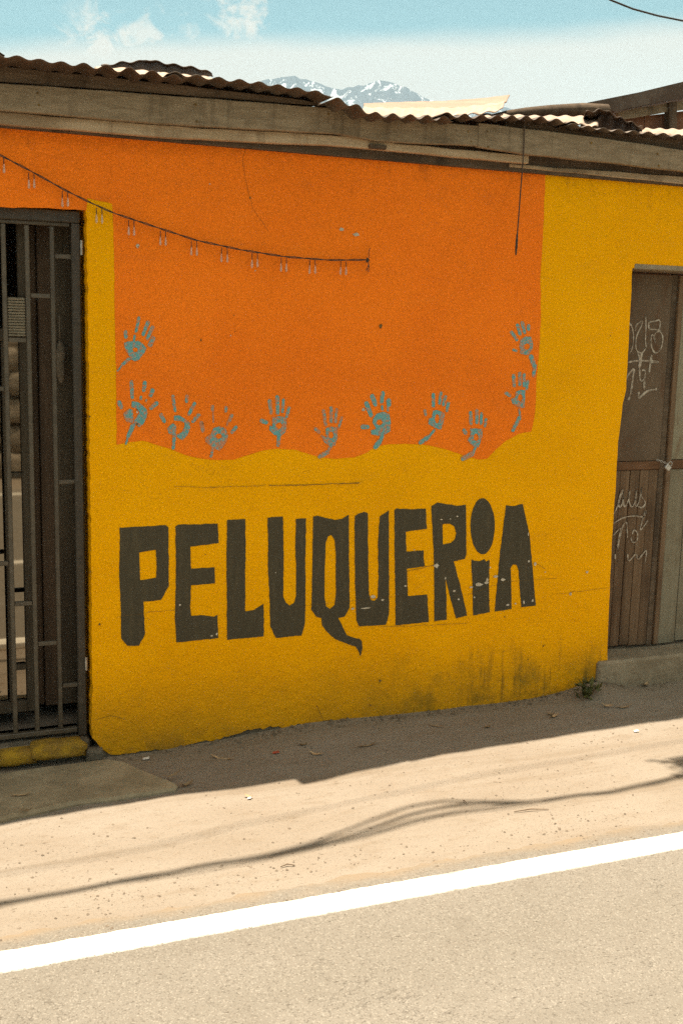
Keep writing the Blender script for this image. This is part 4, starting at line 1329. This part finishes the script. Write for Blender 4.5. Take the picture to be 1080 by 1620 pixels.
# cables strung along the street over the verge: their shadows cross the sunlit dirt
sh_main = [(-160, 1458), (0, 1431), (100, 1412), (200, 1393), (330, 1369), (450, 1350), (540, 1327), (590, 1310), (640, 1293), (700, 1278), (760, 1271), (800, 1268), (870, 1264), (960, 1251), (1040, 1238), (1080, 1226), (1200, 1200)]
sh_alt = [(-160, 1460), (100, 1413), (330, 1370), (420, 1353), (500, 1334), (540, 1318), (590, 1296), (640, 1279), (700, 1268), (780, 1268), (860, 1265), (960, 1252), (1080, 1226), (1200, 1201)]
sh_alt2 = [(-160, 1466), (0, 1436), (180, 1400), (300, 1384), (420, 1362), (560, 1330), (620, 1312), (700, 1290), (800, 1278), (900, 1262), (1040, 1239), (1200, 1203)]
HC = 4.5


def lift(u, v, h):
    p = G(u, v)
    return Vector((p.x-SUN_DX*h, p.y-SUN_DY*h, h))


bun = thing('cable_bundle', 'loose bundle of black overhead cables strung along the street above the verge', 'cable', lift(540, 1327, HC))
sh_c = [(-160, 1462), (100, 1415), (330, 1372), (450, 1353), (540, 1332), (640, 1302), (720, 1284), (800, 1272), (960, 1254), (1080, 1228), (1200, 1204)]
sh_d = [(-160, 1456), (100, 1411), (350, 1365), (480, 1344), (560, 1320), (640, 1290), (720, 1272), (800, 1270), (960, 1253), (1080, 1227), (1200, 1202)]
for pts, r in ((sh_main, 0.0085), (sh_c, 0.008), (sh_alt, 0.009), (sh_alt2, 0.005), (sh_d, 0.006)):
    dens = []
    for i in range(70):
        u = pts[0][0]+(pts[-1][0]-pts[0][0])*i/69
        q = lift(u, lerp(pts, u), HC+0.02*sin(i*0.7+r*900))
        q.y += 0.006*mnoise.noise(Vector((i*0.25, r*800, 0)))
        dens.append(q)
    a_, b_ = dens[0], dens[-1]
    dens = [a_+Vector((-14, -0.5, 0.5)), a_+Vector((-4, -0.1, 0.1))]+dens+[b_+Vector((4, 0.15, 0.1)), b_+Vector((16, 0.5, 0.5))]
    MB().tube(dens, r, 7).build('cable', CABLE, bun, True)
kn = MB()
for k in range(16):
    a = lift(1058+random.uniform(-12, 34), 1224+random.uniform(-22, 10), HC)
    kn.tube([a, a+Vector((random.uniform(-.07, .09), random.uniform(-.05, .05), random.uniform(-.06, .06))), a+Vector((random.uniform(-.1, .12), random.uniform(-.06, .06), random.uniform(-.08, .08)))], 0.010, 5)
kn.build('cable_tangle', CABLE, bun, True)
th = [(-160, 1405), (0, 1382), (230, 1343), (540, 1272), (760, 1225), (1080, 1172), (1250, 1140)]
dens = [lift(-160+1410*i/50, lerp(th, -160+1410*i/50), 6.8) for i in range(51)]
dens = [dens[0]+Vector((-14, -0.5, 0.4))]+dens+[dens[-1]+Vector((16, 0.4, 0.5))]
cable_obj('overhead_cable', dens, 0.0040, 'thin telephone cable strung high above the sunlit verge, nearest the wall')

# ------------------------------------------------------------------ litter, plants, gravel
def leaf_mesh(m, L, Wd, curl, seed):
    vs, fs = [], []
    n = 6
    for i in range(n+1):
        t = i/n
        wv = Wd*sin(pi*min(1, t*0.92+0.04))**0.8*(1-0.25*t)
        z = curl*L*(t-0.5)**2*3+0.006*mnoise.noise(Vector((t*4, seed, 0)))
        x = (t-0.5)*L
        vs += [(x, -wv, z+wv*0.6*curl*2), (x, mnoise.noise(Vector((t*3, seed, 5)))*0.004, z), (x, wv, z+wv*0.7*curl*2)]
    for i in range(n):
        for j in (0, 1): fs.append((3*i+j, 3*i+3+j, 3*i+4+j, 3*i+1+j))
    lowest = min(v[2] for v in vs)
    vs = [(x, y, z-lowest) for x, y, z in vs]
    me = bpy.data.meshes.new('leaf')
    me.from_pydata(vs, [], fs); me.update()
    me.polygons.foreach_set('use_smooth', [True]*len(me.polygons))
    me.materials.append(m)
    return me


LM = [leaf_mesh(LEAFD, 0.085, 0.014, 0.28, 1), leaf_mesh(LEAFD, 0.055, 0.013, 0.4, 2), leaf_mesh(LEAFD, 0.11, 0.009, 0.18, 3)]
leaves = [(295, 1243, 0, 'curled tan leaf beside the right end of the concrete slab'), (34, 1259, 2, 'long dry leaf lying on the concrete slab before the gate'),
          (42, 1285, 1, 'small dry leaf near the front edge of the concrete slab'), (272, 1228, 2, 'thin dry leaf at the back corner of the concrete slab'),
          (875, 1135, 0, 'curled brown leaf in the shade below the stained end of the yellow wall'), (690, 1150, 2, 'flat dry leaf in the shade under the letters R and I'),
          (770, 1152, 1, 'small dry leaf in the shade under the letter A'), (580, 1181, 2, 'thin dry leaf in the shade below the tail of the letter Q'),
          (960, 1118, 0, 'dry leaf on the soil beside the weed at the wall corner'), (1020, 1085, 1, 'small dry leaf below the concrete door step'),
          (985, 1120, 2, 'long dry leaf on the soil below the door step'), (480, 1180, 1, 'small dry leaf in the shade below the letter U'),
          (394, 1262, 1, 'small leaf in the sun just outside the shade edge'), (500, 1195, 0, 'crumpled leaf in the shade near the middle of the wall'),
          (352, 1202, 2, 'thin pale leaf on the soil right of the concrete slab'), (870, 1132, 1, 'second small leaf touching the curled brown leaf')]
for i, (u, v, k, lab) in enumerate(leaves):
    p = G(u, v, 0.03)
    zz = ground_z(p.x, p.y)
    if i in (1, 2, 3): zz = z_s
    p = G(u, v, zz)
    o = link('fallen_leaf', LM[k])
    o.location = (p.x, p.y, zz+0.003)
    s_ = random.uniform(0.65, 0.95)
    o.scale = (s_, s_, s_)
    o.rotation_euler = (random.uniform(-.08, .08), random.uniform(-.05, .05), random.uniform(-0.7, 0.5))
    tag(o, lab, 'leaf', 'dry leaves fallen along the wall')
for i, (u, v, du, dv, lab) in enumerate([(735, 1271, 6, 4, 'short dark twig lying in the cable shadow'), (840, 1284, 55, -4, 'long thin twig on the sunlit dirt below the cable shadow'), (940, 1112, 45, 14, 'broken stick on the soil under the door step'),
                                  (455, 1373, 22, -3, 'pale twig on the dirt beside the white road line')]):
    a, c = G(u-du/2, v-dv/2), G(u+du/2, v+dv/2)
    a.z = ground_z(a.x, a.y)+0.005; c.z = ground_z(c.x, c.y)+0.005
    mm = a.lerp(c, 0.5)+Vector((0, 0.006, 0.004))
    tag(MB().tube([a, mm, c], [0.0016, 0.0024, 0.0012], 5).build('twig', TWIG, None, True), lab, 'twig', 'twigs on the dirt verge')
for u, v, m, s_, lab in [(231, 1201, TRASHW, 0.016, 'tiny pale scrap of paper at the foot of the wall'), (436, 1197, TRASHR, 0.016, 'small red scrap lying in the shade'), (1005, 1160, TRASHW, 0.014, 'tiny white scrap by the shade edge at right'), (394, 1264, TRASHW, 0.009, 'pale flat scrap just outside the shade edge')]:
    p = G(u, v); z = ground_z(p.x, p.y)+0.004
    vs = [(p.x-s_, p.y-s_*.5, z), (p.x+s_*.8, p.y-s_*.7, z+.003), (p.x+s_, p.y+s_*.5, z+.005), (p.x-s_*.6, p.y+s_*.6, z+.002), (p.x, p.y, z+0.004)]
    o = mesh('litter_scrap', vs, [(0, 1, 4), (1, 2, 4), (2, 3, 4), (3, 0, 4)], m)
    md = o.modifiers.new('thickness', 'SOLIDIFY'); md.thickness = 0.001
    tag(o, lab, 'scrap')

# weed in the corner by the step
wp0 = G(926, 1106, 0.05); wz = ground_z(wp0.x, wp0.y)
weed = thing('weed', 'small green weed growing at the foot of the wall beside the door step', 'weed', (wp0.x, wp0.y, wz))
WL = [leaf_mesh(WEED, 0.05, 0.009, 0.25, 11), leaf_mesh(WEED, 0.035, 0.010, 0.3, 12)]
weed.scale = (1.5, 1.3, 1.6)
for k in range(30):
    o = bpy.data.objects.new('leaf', WL[k % 2]); COL.objects.link(o); o.parent = weed
    an = random.uniform(0, 2*pi); rr_ = random.uniform(0.0, 0.045)
    o.location = (rr_*cos(an)*1.4, rr_*sin(an)*0.7-0.01, random.uniform(0.005, 0.055)*(1-rr_*8))
    o.rotation_euler = (random.uniform(-.5, .5), random.uniform(-1.2, 0.1), an)
    s_ = random.uniform(0.6, 1.15); o.scale = (s_, s_, s_)
st_ = MB()
for k in range(5):
    an = k*1.3
    st_.tube([(0, 0, -0.01), (0.012*cos(an), 0.01*sin(an), 0.03), (0.03*cos(an), 0.02*sin(an), 0.055)], [0.002, 0.0016, 0.001], 4)
so2 = st_.build('stem', WEED, None); so2.parent = weed

# loose gravel over the dirt and the road edge
gb = MB()
ico = bmesh.new(); bmesh.ops.create_icosphere(ico, subdivisions=1, radius=1.0); ico.verts.index_update()
iv = [v.co.copy() for v in ico.verts]; if_ = [tuple(v.index for v in f.verts) for f in ico.faces]; ico.free()
oct_v = [Vector(p) for p in ((1, 0, 0), (-1, 0, 0), (0, 1, 0), (0, -1, 0), (0, 0, 1), (0, 0, -0.4))]
oct_f = [(0, 2, 4), (2, 1, 4), (1, 3, 4), (3, 0, 4), (2, 0, 5), (1, 2, 5), (3, 1, 5), (0, 3, 5)]
GV, GF = [], []
for k in range(9000):
    x = random.uniform(-0.2, 4.4)
    y = random.uniform(-1.42, -0.02) if random.random() < 0.8 else random.gauss(-1.20, 0.10)
    if y < -1.9 or y > 0: continue
    if mnoise.noise(Vector((x*1.6, y*3.0, 7.0))) < random.uniform(-0.45, 0.35): continue
    r = min(0.006, 0.0011*math.exp(random.expovariate(2.1)))
    z = max(ground_z(x, y), 0.006 if y < -1.30 else -1)
    an = random.uniform(0, pi); ca, sa = cos(an), sin(an)
    sx_, sy_, sz_ = r*random.uniform(.8, 1.5), r*random.uniform(.7, 1.1), r*random.uniform(.5, .9)
    o = len(GV)
    for p in oct_v:
        px, py = p.x*sx_, p.y*sy_
        GV.append((x+px*ca-py*sa, y+px*sa+py*ca, z+p.z*sz_+r*0.15))
    GF += [tuple(i+o for i in f) for f in oct_f]
tag(mesh('gravel', GV, GF, PEBB), kind='stuff')
RV, RF = [], []
for k in range(700):
    x = random.uniform(0.66, 3.6)
    y = -abs(random.gauss(0, 0.035))-0.004
    r = min(0.013, 0.0022*math.exp(random.expovariate(1.4)))
    z = ground_z(x, y); an = random.uniform(0, pi); ca, sa = cos(an), sin(an)
    o = len(RV)
    for p in oct_v:
        px, py = p.x*r*random.uniform(.8, 1.5), p.y*r*random.uniform(.7, 1.1)
        RV.append((x+px*ca-py*sa, y+px*sa+py*ca, z+p.z*r*0.8))
    RF += [tuple(i+o for i in f) for f in oct_f]
tag(mesh('soil_clods', RV, RF, CLOD), kind='stuff')

# ------------------------------------------------------------------ across the street: dry stone wall seen in the door glass
sw = thing('stone_wall', 'rough stone wall across the street, reflected in the narrow door glass', 'wall', (-2, -8.3, 0))
core = MB().box((-12, -8.6, -0.1), (10, -8.30, 1.55)).build('wall_core', FOOT, sw)
me_st = []
for k in range(6):
    o = stone_mesh('stone', 0, 0, 0, 0.5, 0.5, 0.5, STONE, None, k*5.3, 0, 0.25)
    me_st.append(o.data); bpy.data.objects.remove(o)
for r_ in range(5):
    x = -5.2+0.2*(r_ % 2)
    while x < 3.0:
        wd = random.uniform(0.32, 0.58)
        o = bpy.data.objects.new('stone', random.choice(me_st)); COL.objects.link(o); o.parent = sw
        o.location = (x+wd/2+2, 0.03, 0.17+r_*0.30+random.uniform(-.02, .02))
        o.scale = (wd*0.93, 0.22, 0.275)
        o.rotation_euler = (0, random.uniform(-.06, .06), 0)
        x += wd

# ------------------------------------------------------------------ haze
HB = 3550.0
hv = MB().box((-HB, -HB, -1.3), (HB, HB, 905.0)).build('haze', None)
hv.data.materials.clear()
hm = bpy.data.materials.new('haze_air'); hm.use_nodes = True
t = hm.node_tree; t.nodes.clear()
pv = t.nodes.new('ShaderNodeVolumePrincipled')
pv.inputs['Color'].default_value = (0.55, 0.82, 1.0, 1)
pv.inputs['Density'].default_value = 0.00014
mo = t.nodes.new('ShaderNodeOutputMaterial')
t.links.new(pv.outputs[0], mo.inputs['Volume'])
hv.data.materials.append(hm)
tag(hv, kind='stuff')
